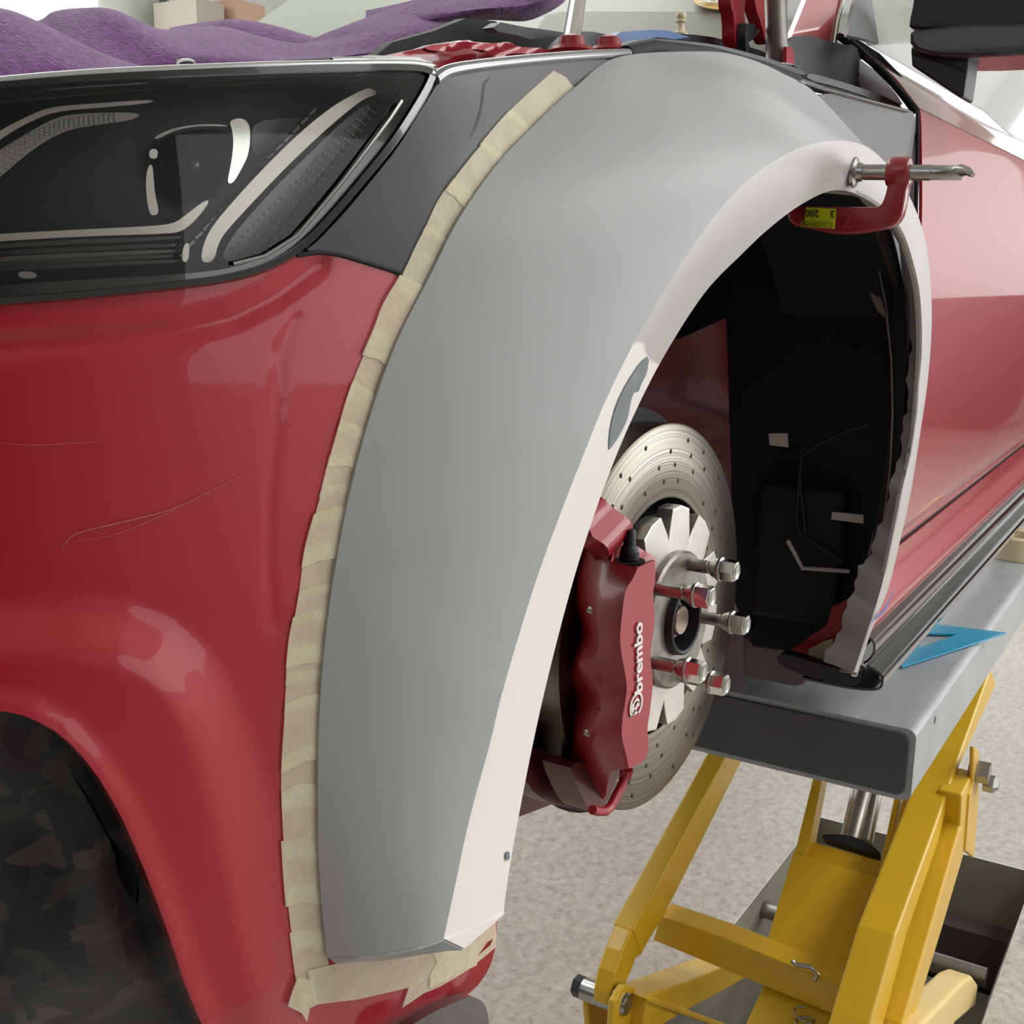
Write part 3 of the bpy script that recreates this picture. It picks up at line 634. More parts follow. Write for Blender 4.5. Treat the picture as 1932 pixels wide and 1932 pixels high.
patch('arch_inner_band', [(1585, 366), (1640, 400), (1690, 470), (1712, 600), (1708, 760), (1690, 900), (1650, 1060), (1640, 1040), (1672, 880), (1684, 740), (1678, 600), (1650, 470), (1600, 400)], lambda u, v: px(u, v, 0.43), BLK, well, step=16, rnd=1, solid=.003)
patch('sill_front_plate', [(1560, 1180), (1570, 1145), (1600, 1130), (1620, 1126), (1600, 1180), (1585, 1240), (1550, 1252), (1480, 1240), (1490, 1228), (1530, 1200)], lambda u, v: px(u, v, 0.40), CALRED, sill, step=12, rnd=0, solid=.003)
patch('masking_paper_scrap', [(1525, 1225), (1555, 1210), (1572, 1205), (1560, 1258), (1525, 1254)], lambda u, v: px(u, v, 0.39), mat('old_tape', (190, 180, 150), .8), sill, step=8, rnd=0, solid=.001)
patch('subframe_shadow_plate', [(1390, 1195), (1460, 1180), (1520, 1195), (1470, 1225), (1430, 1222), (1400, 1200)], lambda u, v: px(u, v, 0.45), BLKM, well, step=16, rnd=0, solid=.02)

# --- brake: disc, bell, hub, bolts, caliper
DA, DB = radians(2), radians(1)
DN = V((-sin(DA) * cos(DB), -cos(DA) * cos(DB), sin(DB))).normalized()
DU = (V((0, 0, 1)) - DN * DN.z).normalized(); DR = DU.cross(DN).normalized() * -1   # DR points rearward
if DR.x < 0: DR = -DR
DC = V((0.0252, 0.1690, 1.0462))
def dp(r, a, h=0.0): return DC + (DR * cos(a) + DU * sin(a)) * r + DN * h
disc = lathe('brake_disc', DC - DN * 0.034, DN, [(0, .125), (0, .199), (.001, .2005), (.033, .2005), (.034, .199), (.0342, .127), (.0335, .1245), (0.030, .1235), (.004, .1235), (0, .125)], DISC, CAR, seg=128, cap=False)
hole0 = None
for k in range(24):
    for j, r in enumerate((.142, .158, .172, .186)):
        a = 2 * pi * k / 24 + j * 0.075 + (0.03 if k % 2 else 0)
        if (j + k) % 4 == 0: continue
        p = dp(r, a, 0.0003)
        if hole0 is None:
            hole0 = lathe('drilled_hole', p, DN, [(0, .0026), (.0002, .0022)], BLKM, disc, seg=12); p0 = p
        else:
            h_ = hole0.copy(); C.objects.link(h_); h_.parent = disc; h_.location = p - p0
def ring_gear():
    vs, fs = [], []; n = 11; prof = []
    for k in range(n):
        a0 = 2 * pi * k / n + .12
        prof += [(a0, .116), (a0 + .17, .118), (a0 + .34, .116), (a0 + .415, .094), (a0 + .445, .086), (a0 + .475, .094)]
    prof = [(a, r) for a, r in prof]; m = len(prof)
    for h in (0.013, -0.004):
        for a, r in prof: vs.append(dp(r, a, h))
    for a, r in prof: vs.append(dp(.05, a, 0.0135))
    for i in range(m):
        j = (i + 1) % m
        fs.append((i, j, j + m, i + m)); fs.append((i, i + 2 * m, j + 2 * m, j))
    return vs, fs
gv, gf = ring_gear()
bell = raw('disc_bell', gv, gf, BELL, disc, sm=False, bevel=.0012); sharpen(bell, 3)
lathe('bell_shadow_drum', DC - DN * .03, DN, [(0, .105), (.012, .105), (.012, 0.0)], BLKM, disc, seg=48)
hub = lathe('wheel_hub', DC + DN * .006, DN, [(0, .072), (.014, .0715), (.0165, .069), (.0168, .040), (.016, .036)], HUBM, CAR, seg=64, cap=False)
lathe('hub_bore', DC + DN * .01, DN, [(.0065, .037), (.020, .035), (.021, .033), (.020, .0305), (-.004, .030), (-.004, 0)], BLK, hub, seg=48, cap=False)
lathe('axle_bolt', DC + DN * .006, DN, [(0, .021), (.010, .021), (.012, .019), (.012, .016), (.017, .016), (.019, .0145), (.019, .001)], mat('axle_end_steel', (170, 150, 142), .3, metal=.9), hub, seg=12)
lathe('locating_hole', dp(.047, 2.2, .0225), DN, [(0, .006), (.0006, .0055)], BLKM, hub, seg=20)
def wheel_bolt(i, u, v, L, lab):
    # start point traced on the hub face
    p = onp(u, v, DC + DN * .0225, DN)
    b = empty('wheel_bolt', p)
    prof = []; h = -.004; n = 0
    while h < L: prof += [(h, .0068), (h + .0008, .0061)]; h += .0016
    prof += [(L, .0066), (L + .004, .0064)]
    vs, fs = [], []; lathe_bm(vs, fs, p, DN, prof, 20)
    th = raw('threaded_shank', vs, fs, STEEL, b)
    lathe('cone_seat', p + DN * (L + .003), DN, [(0, .0065), (.002, .0085), (.007, .0105), (.009, .0112), (.010, .0125), (.0125, .0125), (.013, .0115)], STEEL, b, seg=28)
    hx = [(L + .014, .0105), (L + .0145, .0116), (L + .029, .0116), (L + .0305, .0104)]
    hx = [(a - L - .014, r) for a, r in hx]
    h_ = lathe('hex_head', p + DN * (L + .0145), DN, hx, CHROME, b, seg=6, sm=False)
    lathe('head_face', p + DN * (L + .0145 + .0165), DN, [(-.0005, .0088), (.0006, .0088), (.0008, .0078), (.0003, .0070), (.0002, .0005)], STEEL, b, seg=24)
    return b
bolts = [(1300, 1065, .021, 'uppermost wheel bolt screwed into the brake hub, its head against the disc rim'),
         (1242, 1111, .026, 'wheel bolt just above the hub bore, its hex head reflecting red'),
         (1328, 1165, .018, 'wheel bolt at the right of the hub, its head beyond the disc edge'),
         (1232, 1250, .023, 'wheel bolt beside the white lettering of the caliper, lower left of the hub bore'),
         (1292, 1277, .016, 'lowest wheel bolt, half hidden behind its neighbour')]
for i, (u, v, L, lab) in enumerate(bolts):
    tag(wheel_bolt(i, u, v, L, lab), lab, 'bolt', 'wheel bolts in the brake hub')
# caliper; z4(x, y): coordinates of the enlarged crop
def z4(x, y): return (950 + x / 2.416, 760 + y / 2.416)
E0 = [(612, 752), (590, 800), (556, 860), (541, 960), (532, 1060), (536, 1130), (552, 1220), (562, 1300), (552, 1380), (540, 1460), (541, 1530), (556, 1590), (572, 1668)]
FR = [(690, 716), (692, 800), (681, 880), (690, 960), (682, 1050), (672, 1120), (672, 1180), (680, 1280), (668, 1400), (657, 1480), (660, 1560), (656, 1605), (630, 1640)]
E05 = [(490, 722), (470, 800), (452, 880), (440, 960), (436, 1050), (440, 1130), (455, 1220), (462, 1300), (452, 1380), (440, 1460), (438, 1530), (450, 1600), (480, 1680)]
E1 = [(520, 572), (446, 655), (404, 760), (380, 870), (378, 960), (388, 1060), (368, 1120), (346, 1190), (362, 1260), (388, 1340), (366, 1440), (352, 1520), (368, 1600), (405, 1690), (465, 1795)]
E2 = [(452, 430), (420, 520), (370, 640), (335, 760), (325, 870), (333, 950), (352, 1020), (335, 1090), (304, 1190), (306, 1260), (322, 1340), (316, 1440), (306, 1540), (300, 1620), (330, 1730), (395, 1868)]
n = 60
def crow(L, y, n=n): return [py(*z4(p.x, p.y), y) for p in cat([V((a, b, 0)) for a, b in L], n)]

rows = [crow(E2, .178), crow(E1, .150), crow(E05, .118), crow(E0, .094), crow(FR, .094), crow(FR, .16)]
caliper = loft('brake_caliper', [crow(E2, .30)] + rows, CALRED, CAR, sharp=(1, 2, 4, 5), solid=0.003)
caliper['label'] = 'red brake caliper'
patch('caliper_upper_end', [z4(*p) for p in [(450, 430), (492, 445), (545, 520), (590, 610), (640, 668), (692, 716), (612, 752), (560, 735), (480, 722), (446, 655), (400, 600)]], lambda u, v: py(u, v, 0.125 + .0), CALRED, caliper, step=7, rnd=1, solid=.02, bulge=lambda u, v: V((0, -1, 0)) * .006 * sin((u + v) * .05))
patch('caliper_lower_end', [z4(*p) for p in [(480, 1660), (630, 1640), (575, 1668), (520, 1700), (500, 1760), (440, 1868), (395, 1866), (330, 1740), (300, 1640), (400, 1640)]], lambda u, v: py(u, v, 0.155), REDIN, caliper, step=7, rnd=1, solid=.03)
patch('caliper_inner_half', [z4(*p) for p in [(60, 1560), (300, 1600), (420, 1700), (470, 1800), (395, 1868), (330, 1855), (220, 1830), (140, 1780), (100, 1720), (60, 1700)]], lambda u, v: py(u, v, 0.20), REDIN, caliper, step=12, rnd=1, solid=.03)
patch('pad_window', [z4(*p) for p in [(335, 820), (350, 1000), (320, 1200), (335, 1350), (310, 1600), (110, 1590), (60, 1500), (240, 860)]], lambda u, v: py(u, v, 0.235), BLKM, caliper, step=16, rnd=0, solid=.02)
patch('pad_spring', [z4(*p) for p in [(205, 1180), (298, 1186), (296, 1272), (200, 1250)]], lambda u, v: py(u, v, 0.215), BLK, caliper, step=8, rnd=0, solid=.004)
tube('brake_crossover_pipe', [py(*z4(*p), .118) for p in [(552, 1690), (545, 1730), (520, 1780), (490, 1840), (465, 1862), (430, 1862), (405, 1855)]], .0042, CALRED, caliper)
lathe('pipe_nut', py(*z4(553, 1702), .118), (0, -.3, 1), [(0, .006), (.008, .006)], CALRED, caliper, seg=6, sm=False)
nb = py(*z4(572, 712), .118)
lathe('bleed_nipple_cap', nb, (0.03, 0, 1), [(0, .0085), (.006, .0085), (.0065, .0078), (.010, .0075), (.012, .0055), (.024, .0048), (.026, .0040), (.0262, .0005)], BLK, caliper, seg=18)
lathe('nipple_seat', nb - V((0, 0, .003)), (0, 0, 1), [(0, .014), (.002, .014), (.0025, .0005)], BLKM, caliper, seg=24)
for p, q in (((395, 945), (-.4, -1, 0)), ((380, 1502), (-.4, -1, 0))):
    lathe('retaining_pin', py(*z4(*p), .140), q, [(0, .0035), (.007, .0030), (.011, .0015)], STEEL, caliper, seg=12)
for p, y in (((500, 840), .124), ((488, 1590), .128)):
    lathe('casting_hole', py(*z4(*p), y), (-.8, -1, 0), [(0, .010), (.002, .0105), (.003, .0095), (.0005, .0085), (-.004, .0005)], REDIN if p[1] < 1000 else BLKM, caliper, seg=24)
for p in ((478, 1065), (484, 1262), (460, 1398)):
    tube('casting_rib', [py(*z4(p[0] - 40, p[1] - 5), .1265), py(*z4(p[0], p[1]), .1185), py(*z4(p[0] + 36, p[1] + 8), .109)], .0018, CALRED, caliper, seg=8)
tb = py(*z4(631, 1312), .0925); te = py(*z4(631, 992), .0925)
hgt = (te - tb).length
ww = text('brembo_lettering', 'brembo', tb, te - tb, (-1, 0, 0.05), hgt / 3.05, TEXT, caliper, bold=.0005)
# fit the lettering to its length
xs = [(v.co - tb).dot((te - tb).normalized()) for v in ww.data.vertices]; k = hgt / (max(xs) - min(xs)); dirn = (te - tb).normalized()
for v in ww.data.vertices:
    a = (v.co - tb).dot(dirn); v.co += dirn * ((a - min(xs)) * k - a)
lc = py(*z4(605, 1378), .0928); RX = (py(*z4(632, 1378), .0928) - lc).length; RZ = (py(*z4(605, 1433), .0928) - lc).length
def arc(r0_, r1_, a0, a1, n=40):
    vs, fs = [], []
    for i in range(n + 1):
        a = a0 + (a1 - a0) * i / n
        for r in (r0_, r1_): vs.append(lc + V((cos(a) * r * RX, 0, sin(a) * r * RZ)))
    for i in range(n): fs.append((2 * i, 2 * i + 1, 2 * i + 3, 2 * i + 2))
    return vs, fs
av, af = [], []
for args in ((.80, 1.0, radians(-60), radians(235)), (.34, .52, radians(-30), radians(250)), (0.56, .72, radians(150), radians(290))):
    v_, f_ = arc(*args); b0 = len(av); av += v_; af += [tuple(i + b0 for i in f) for f in f_]
b0 = len(av); av += [lc + V((x * RX, 0, z * RZ)) for x, z in ((-.75, -.62), (-.55, -.80), (.5, .05), (.32, .25))]; af.append((b0, b0 + 1, b0 + 2, b0 + 3))
raw('round_emblem', av, af, TEXT, caliper, sm=False, solid=.0004)
# knuckle behind the disc
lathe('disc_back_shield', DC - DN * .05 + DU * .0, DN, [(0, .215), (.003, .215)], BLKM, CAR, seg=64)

# ================================================================ wide fender flare
ST = [((617, 1806), (837, 1771, .052), (950, 1722, .06)), ((603, 1650), (857, 1679, .051), (958, 1660, .059)), ((600, 1500), (885, 1549, .050), (975, 1560, .058)),
 ((603, 1350), (925, 1400, .047), (1002, 1420, .055)), ((615, 1200), (950, 1298, .045), (1029, 1298, .052)), ((635, 1060), (1002, 1124, .041), (1065, 1155, .049)),
 ((665, 910), (1042, 1010, .037), (1100, 1035, .045)), ((705, 765), (1100, 860, .031), (1145, 905, .040)), ((752, 638), (1150, 740, .027), (1195, 785, .035)),
 ((812, 520), (1215, 612, .021), (1255, 668, .030)), ((868, 410), (1284, 500, .015), (1330, 552, .024)), ((940, 308), (1345, 412, .010), (1400, 479, .019)),
 ((1015, 230), (1400, 350, .006), (1450, 432, .015)), ((1085, 165), (1454, 308, .003), (1505, 390, .012)), ((1165, 108), (1514, 277, .001), (1560, 362, .010))]
J, Mi, K, L_, R_ = [], [], [], [], []
for j, k, l in ST:
    J.append(body(*j, -0.004)); K.append(py(*k)); L_.append(py(*l)); R_.append(py(*l) + V((0.004, .035, 0)))
for i in range(len(J)): Mi.append((J[i] + K[i]) / 2 + V((-.45, -.75, .25)) * 0.011)
top = [((1312, 97, .075), (1440, 158, .030), (1565, 266, .0), (1600, 361, .006), (1605, 369, .04)),
       ((1393, 105, .060), (1520, 205, .025), (1610, 268, .0), (1640, 379, .005), (1628, 382, .04)),
       ((1474, 137, .055), (1580, 238, .020), (1648, 285, .0), (1670, 402, .004), (1640, 395, .035)),
       ((1555, 191, .045), (1632, 277, .018), (1690, 330, .002), (1697, 438, .005), (1677, 432, .035))]
for a_, b_, c_, d_, e_ in top: J.append(py(*a_)); Mi.append(py(*b_)); K.append(py(*c_)); L_.append(py(*d_)); R_.append(py(*e_))
rearK = [((1725, 390, .004), (1717, 493, .006), (1700, 470, .032)), ((1749, 470, .006), (1731, 560, .007), (1712, 524, .036)), ((1758, 586, .009), (1735, 650, .010), (1717, 610, .038)),
 ((1752, 703, .012), (1730, 740, .013), (1713, 726, .04)), ((1736, 819, .015), (1720, 840, .0155), (1703, 819, .042)), ((1717, 936, .018), (1698, 940, .0185), (1678, 930, .05)),
 ((1694, 1038, .022), (1677, 1045, .023), (1647, 1029, .062)), ((1675, 1113, .026), (1660, 1118, .0275), (1617, 1085, .078)), ((1643, 1192, .033), (1636, 1192, .035), (1590, 1170, .09)), ((1619, 1268, .042), (1611, 1268, .043), (1553, 1248, .10))]
for k, l, r in rearK:
    kk = py(*k); th = math.atan2(kk.z - 1.1, kk.x)
    K.append(kk); L_.append(py(*l)); R_.append(px(r[0], r[1], L_[-1].x + .006)); J.append(kk + V((.035 * cos(th), .033, .035 * sin(th)))); Mi.append((kk + J[-1]) / 2 + V((0, -.004, 0)))
NS = 200
jc, mc, kc, lc_, rc = (cat(x, NS) for x in (J, Mi, K, L_, R_))
def blend(t):       # smooth cross section J - M - K
    out = []
    for a, b, c in zip(jc, mc, kc): out.append(a * (2 * (t - .5) * (t - 1)) + b * (4 * t * (1 - t)) + c * (2 * t * (t - .5)))
    return out
lin_rows = []
for y_ in (.05, .12, .18, .21):
    row = []
    for p in cat(L_, 80):
        th = math.atan2(p.z - 1.08, p.x); row.append(V((p.x + (.055 + .065 * max(0, cos(th))) * cos(th), max(y_, p.y + .03), p.z + .055 * sin(th))))
    lin_rows.append(row)
loft('arch_liner', lin_rows, BLKM, well, solid=.004)
box('wheel_house_top', (-.30, .15, 1.49), (.47, .42, 1.50), REDIN, well, bevel=0)
box('wheel_house_front', (-.43, .22, .95), (-.42, .42, 1.40), REDIN, well, bevel=0)
FL = empty('fender_flare', (-0.3, 0.03, 1.2)); tag(FL, 'wide grey primed fender flare arching over the bare brake disc', 'fender flare')
tailin = [j + V((0.012, 0.012, 0)) for j in jc]
body_rows = [[j + (k - j).normalized() * -.0 + V((.004, .006, 0)) for j, k in zip(jc, kc)]] + [blend(i / 9) for i in range(10)]
shell = loft('outer_band', body_rows, PRIMER, FL, sharp=(1,), solid=0.006)
mid = [a.lerp(b, .08) + V((-.0003, -.0006, 0)) for a, b in zip(kc, lc_)]
lip = loft('arch_lip', [kc, mid] + [a.lerp(b, t) + V((0, -.001, 0)) * sin(pi * t) for t in () for a, b in zip(mid, lc_)] + [[a.lerp(b, t) + V((-.3, -1, 0)) * .0012 * sin(pi * t) for a, b in zip(mid, lc_)] for t in (.25, .5, .75)] + [lc_], LIPP, FL, solid=0.004)
lip['label'] = 'pale sanded lip of the flare'
jag = []
for i, (a, b) in enumerate(zip(lc_, rc)):
    k = (0.0 if i < 150 else (.012 * math.sin(i * .9) + .01 * math.sin(i * 2.3 + 1)) * 0.13)
    jag.append(b + V((-k, k, k)))
loft('return_flange', [lc_, [a.lerp(b, .5) for a, b in zip(lc_, jag)], jag], mat('grey_raw_back', (150, 146, 142), .6), FL, solid=0.003)
# bottom end faces
tip = onp(873, 1788, lc_[0], (kc[6] - kc[0]).cross(lc_[0] - kc[0]))
raw('lower_end_face', [jc[0] + V((.002, .0, 0)), body(633, 1813, -.006), body(720, 1808, -.012), py(837, 1790, .06), tip, kc[0], blend(.75)[0], blend(.5)[0], blend(.25)[0]], [(0, 1, 2, 3, 4, 5, 6, 7, 8)], PRIMER, FL, sm=False, solid=.003)
raw('lower_lip_corner', [kc[0], tip, lc_[0]], [(0, 1, 2)], LIPP, FL, sm=False, solid=.003)
def on_lip(u, v, d=0.0):
    # nearest station by pixel, then the plane of the lip there
    best = None
    r = ray(u, v)
    for i in range(0, NS - 1, 2):
        a, b, c = kc[i], lc_[i], kc[i + 1]; nn = (b - a).cross(c - a)
        if nn.length < 1e-9: continue
        nn.normalize(); t = (a - CAM).dot(nn) / r.dot(nn); q = CAM + r * t
        e = (q - (a + b) / 2).length
        if best is None or e < best[0]: best = (e, q)
    return best[1] + V((-.35, -1, 0)) * d
patch('bare_patch', [(1143, 850), (1148, 800), (1160, 760), (1180, 720), (1205, 682), (1221, 670), (1216, 705), (1206, 722), (1200, 740), (1192, 738), (1186, 755), (1180, 790), (1165, 820), (1152, 840)], lambda u, v: on_lip(u, v, .0022), CHIP, lip, step=6, rnd=1, solid=.0006)
patch('bare_patch', [(950, 1608), (957, 1602), (958, 1618), (952, 1622)], lambda u, v: on_lip(u, v, .0022), CHIP, lip, step=4, rnd=1, solid=.0006)
strip('blue_pen_line', [(1686, 1116), (1676, 1135), (1668, 1152), (1655, 1164), (1641, 1176)], 1.8, lambda u, v, d: py(u, v, .022 + .0001 * (v - 1116)), mat('blue_pen', (80, 110, 180), .6), lip)

# ================================================================ masking tape along the flare
OUT = [(1046, 133), (963, 209), (914, 265), (888, 296), (856, 337), (827, 379), (807, 421), (787, 457), (758, 518), (727, 571), (707, 622), (665, 721), (640, 800), (623, 859), (609, 917), (594, 971), (576, 1040), (565, 1116), (556, 1165), (546, 1223), (538, 1328), (531, 1433), (529, 1496), (533, 1587), (539, 1676), (548, 1757), (559, 1838), (570, 1900)]
INN = [(1092, 176), (1010, 262), (955, 322), (930, 350), (905, 385), (875, 435), (858, 468), (842, 500), (812, 560), (784, 610), (768, 655), (722, 760), (700, 830), (688, 872), (676, 915), (665, 960), (652, 1020), (636, 1100), (630, 1150), (620, 1220), (612, 1310), (606, 1400), (605, 1480), (606, 1590), (609, 1680), (614, 1760), (622, 1838), (628, 1880)]
oo = cat([V((a, b, 0)) for a, b in OUT], 271); ii = cat([V((a, b, 0)) for a, b in INN], 271)
cum = [0]
for i in range(270): cum.append(cum[-1] + (oo[i + 1] - oo[i]).length)
def at(s):
    i = 0
    while i < 269 and cum[i + 1] < s: i += 1
    return i
# piece starts measured along the outer edge of the band, overlap of each over the next
vstart = [133, 209, 265, 337, 421, 520, 622, 721, 795, 859, 917, 971, 1040, 1116, 1165, 1223, 1275, 1328, 1433, 1496, 1587, 1676, 1757]
idx = [min(range(271), key=lambda i: abs(oo[i].y - v)) for v in vstart] + [270]
places = ['topmost piece of masking tape on the dark fender, torn at its upper end', 'second piece of tape from the top, a dark notch above it', 'third tape piece from the top of the dark fender', 'fourth tape piece down, beside the headlight height', 'fifth tape piece, just above the red bumper corner',
  'tape piece crossing from the dark fender on to the red bumper', 'first tape piece wholly on red paint, near the fender corner', 'second tape piece on the red bumper from the top', 'third tape piece on the red bumper from the top', 'fourth tape piece on the red bumper from the top', 'fifth tape piece on the red bumper from the top', 'sixth tape piece on the red bumper from the top', 'seventh tape piece on the red bumper from the top', 'eighth tape piece on the red bumper from the top', 'ninth tape piece on the red bumper from the top',
  'ninth tape piece on the bumper counted upward from the bottom corner', 'eighth tape piece on the bumper counted upward from the corner', 'seventh tape piece counted upward from the bottom corner', 'sixth tape piece counted upward from the bottom corner', 'fifth tape piece counted upward from the bottom corner', 'fourth tape piece counted upward from the bottom corner', 'third tape piece counted upward from the bottom corner', 'long tape piece ending in the bottom corner under the flare']
GT = 'masking tape strips around the flare'
def tape(poly, d, lab, step=9, rnd=0):
    o = patch('masking_tape', poly, lambda u, v: bsurf(u, v, d) if u < 560 or v > 520 else body(u, v, d), TAPE, None, step=step, rnd=rnd, solid=.00035)
    return tag(o, lab, 'tape', GT)
rnd_ = random.Random(3)
def torn(a, b, n=7, amp=4):
    a = V(a); b = V(b); t = (b - a); nn = V((-t.y, t.x)).normalized(); out = []
    sag = rnd_.uniform(2, 9)
    for i in range(n + 1):
        f = i / n; o_ = sag * sin(pi * f) + (rnd_.uniform(-amp, amp) * .5 if 0 < i < n else 0)
        out.append(tuple(a.lerp(b, f) + nn * -o_))
    return out
for k in range(23):
    a, b = idx[k], idx[k + 1]
    b2 = min(270, b + max(2, int((b - a) * (.42 if k > 5 else .28))))
    if k == 0: b2 = b + 1
    wob = rnd_.uniform(-3, 3)
    left = [(oo[i].x + wob, oo[i].y) for i in range(a, b2 + 1)]; right = [(ii[i].x, ii[i].y) for i in range(a, b2 + 1)]
    e1 = torn(left[0], right[0]); e2 = torn(left[-1], right[-1])
    poly = e1[:-1] + right + list(reversed(e2))[1:-1] + list(reversed(left))
    poly = [(p[0], p[1]) for p in poly]
    tape(poly, -0.0010 - .0004 * (k % 3) - (.0002 if k % 2 else 0), places[k])
tape([(581, 1832), (620, 1822), (700, 1806), (790, 1796), (850, 1780), (900, 1762), (900, 1822), (860, 1838), (820, 1842), (770, 1864), (674, 1886), (593, 1896)], -.0026, 'long strip of masking tape running under the bottom of the flare', rnd=0)
tape([(818, 1800), (870, 1780), (936, 1735), (937, 1770), (920, 1778), (885, 1826), (860, 1832), (842, 1850), (811, 1864), (812, 1838), (825, 1816)], -.0032, 'creased tape end at the right of the bottom strip, by the bumper edge')
tape([(759, 1902), (772, 1862), (785, 1852), (860, 1836), (925, 1786), (937, 1760), (937, 1789), (880, 1832), (830, 1862), (800, 1874)], -.0021, 'lower torn tape flap with a pointed end below the bottom strip')
tape([(543, 1886), (550, 1866), (562, 1840), (590, 1850), (600, 1894), (585, 1900), (579, 1923), (570, 1906)], -.0036, 'small folded tape flap pointing down at the bottom left corner')

# ================================================================ clamp
cl = empty('c_clamp', px(1697, 325, .022)); tag(cl, 'red C-clamp gripping the rear top of the flare', 'clamp')
XC = .022
def cx(pts): return [px(u, v, XC - .008) for u, v in chaikin(pts, 1)]
fr_ = [(1678, 306), (1714, 306), (1716, 342), (1710, 352), (1706, 385), (1698, 415), (1680, 430), (1640, 438), (1600, 443), (1560, 440), (1520, 430), (1490, 425), (1480, 390), (1500, 388), (1522, 390), (1650, 391), (1660, 388), (1668, 372), (1674, 345), (1674, 330)]
prism('clamp_frame', cx(fr_), (.016, 0, 0), CLAMP, cl, bevel=.003, sm=True)
a = px(1676, 325, .022); b = px(1716, 325, .022)
lathe('clamp_boss', a, b - a, [(0, .0115), (.002, .0130), ((b - a).length - .002, .0130), ((b - a).length, .0115)], CLAMP, cl, seg=28)
a = px(1613, 325, .022); b = px(1815, 326, .022); Ls = (b - a).length; prof = []; h = .004
while h < Ls - .024: prof += [(h, .0068), (h + .0006, .0063)]; h += .0012
prof += [(Ls - .024, .0062), (Ls, .0062)]
vs, fs = [], []; lathe_bm(vs, fs, a, b - a, prof, 20); raw('clamp_screw', vs, fs, STEEL, cl)
lathe('swivel_pad', px(1608, 325, .022), b - a, [(0, .0125), (.001, .0135), (.0035, .0125), (.005, .0085), (.010, .0075), (.0105, .001)], STEEL, cl, seg=28)
tube('screw_pin', [px(1812, 322, .020), px(1826, 323, .014), px(1836, 331, .010)], [.0055, .0035, .002], STEEL, cl)
stk = [px(u, v, XC - .0086) for u, v in [(1521, 391), (1578, 394), (1575, 432), (1526, 428), (1518, 416)]]
sk = raw('price_sticker', stk, [(0, 1, 2, 3, 4)], STICK, cl, sm=False, solid=.0003)
p0 = px(1575, 398, XC - .0092); p1 = px(1522, 396, XC - .0092)
text('sticker_digits', '3    200', p0 , p1 - p0, p0 - px(1575, 380, XC - .0092), .0088, INK, sk, bold=.0001)
p0 = px(1572, 419, XC - .0092); p1 = px(1530, 417, XC - .0092)
text('sticker_digits', '0208800', p0, p1 - p0, V((0, 0, -1)), .0085, mat('faded_ink', (150, 155, 20), .7), sk)
p0 = px(1586, 430, XC - .0085); p1 = px(1604, 430, XC - .0085)
text('cast_digit', '2', p0, p1 - p0, V((0, 0, 1)), .018, mat('worn_red_cast', (165, 45, 58), .4), cl)

# ================================================================ lift
LF = empty('car_lift', (1.0, .25, 0.1)); tag(LF, 'yellow scissor car lift with a grey platform standing in a floor pit', 'car lift')
ZT, ZB = 0.80, 0.697
def rr(y0, y1, z0, z1, r=.012, n=5):
    pts = []
    for cy, cz, a0 in ((y1 - r, z1 - r, 0), (y0 + r, z1 - r, 90), (y0 + r, z0 + r, 180), (y1 - r, z0 + r, 270)):
        for i in range(n + 1): a_ = radians(a0 + 90 * i / n); pts.append((cy + r * cos(a_), cz + r * sin(a_)))
    return pts
prism('platform', [(0.482, y, z) for y, z in rr(-.006, .56, ZB, ZT)], (2.4, 0, 0), PLAT, LF, bevel=0)
prism('platform_end_plate', [(0.478, y, z) for y, z in rr(.002, .552, ZB + .008, ZT - .008)], (.006, 0, 0), PLATE, LF, bevel=.001)
lathe('platform_hole', (0.60, -.0055, .775), (0, -1, 0), [(0, .006), (.0006, .0058)], BLKM, LF, seg=16)
def side(name, pts, y, wdt, m=YEL, bevel=.004, parent=LF): return prism(name, [py(u, v, y) for u, v in pts], (0, wdt, 0), m, parent, bevel=bevel)
left = side('scissor_arm', [(1384, 1400), (1414, 1408), (1253, 1730), (1226, 1773), (1209, 1804), (1194, 1756)], .40, .036)
left['label'] = 'inner yellow scissor arm'
side('arm_knuckle', [(1192, 1754), (1212, 1760), (1212, 1800), (1200, 1810), (1186, 1845), (1180, 1860), (1172, 1900), (1150, 1900), (1152, 1876), (1160, 1836), (1174, 1796)], .402, .03, parent=left)
side('pivot_cheek', [(1178, 1858), (1198, 1862), (1215, 1880), (1216, 1960), (1200, 2010), (1160, 2010), (1155, 1960), (1160, 1890)], .385, .012, parent=left)
side('pivot_cheek', [(1118, 1850), (1134, 1848), (1150, 1880), (1150, 2010), (1120, 2010), (1110, 1900)], .445, .012, parent=left)
pv = py(1181, 1895, .383)
lathe('pivot_pin', pv, (0, 1, 0), [(-.004, .016), (0, .018), (.075, .018)], STEEL, left, seg=28)
lathe('pivot_washer', pv + V((0, .013, 0)), (0, 1, 0), [(0, .028), (.004, .028)], DSTEEL, left, seg=28)
lathe('pivot_nut', py(1106, 1866, .47), (0, 1, 0), [(-.03, .018), (.02, .018)], mat('blackened_nut', (70, 70, 72), .5, metal=.5), left, seg=6, sm=False)
side('scissor_arm', [(1221, 1880), (1357, 1827), (1450, 1786), (1452, 1818), (1390, 1856), (1300, 1905), (1234, 1945), (1216, 1940)], .36, .055)['label'] = 'inner lower scissor arm'
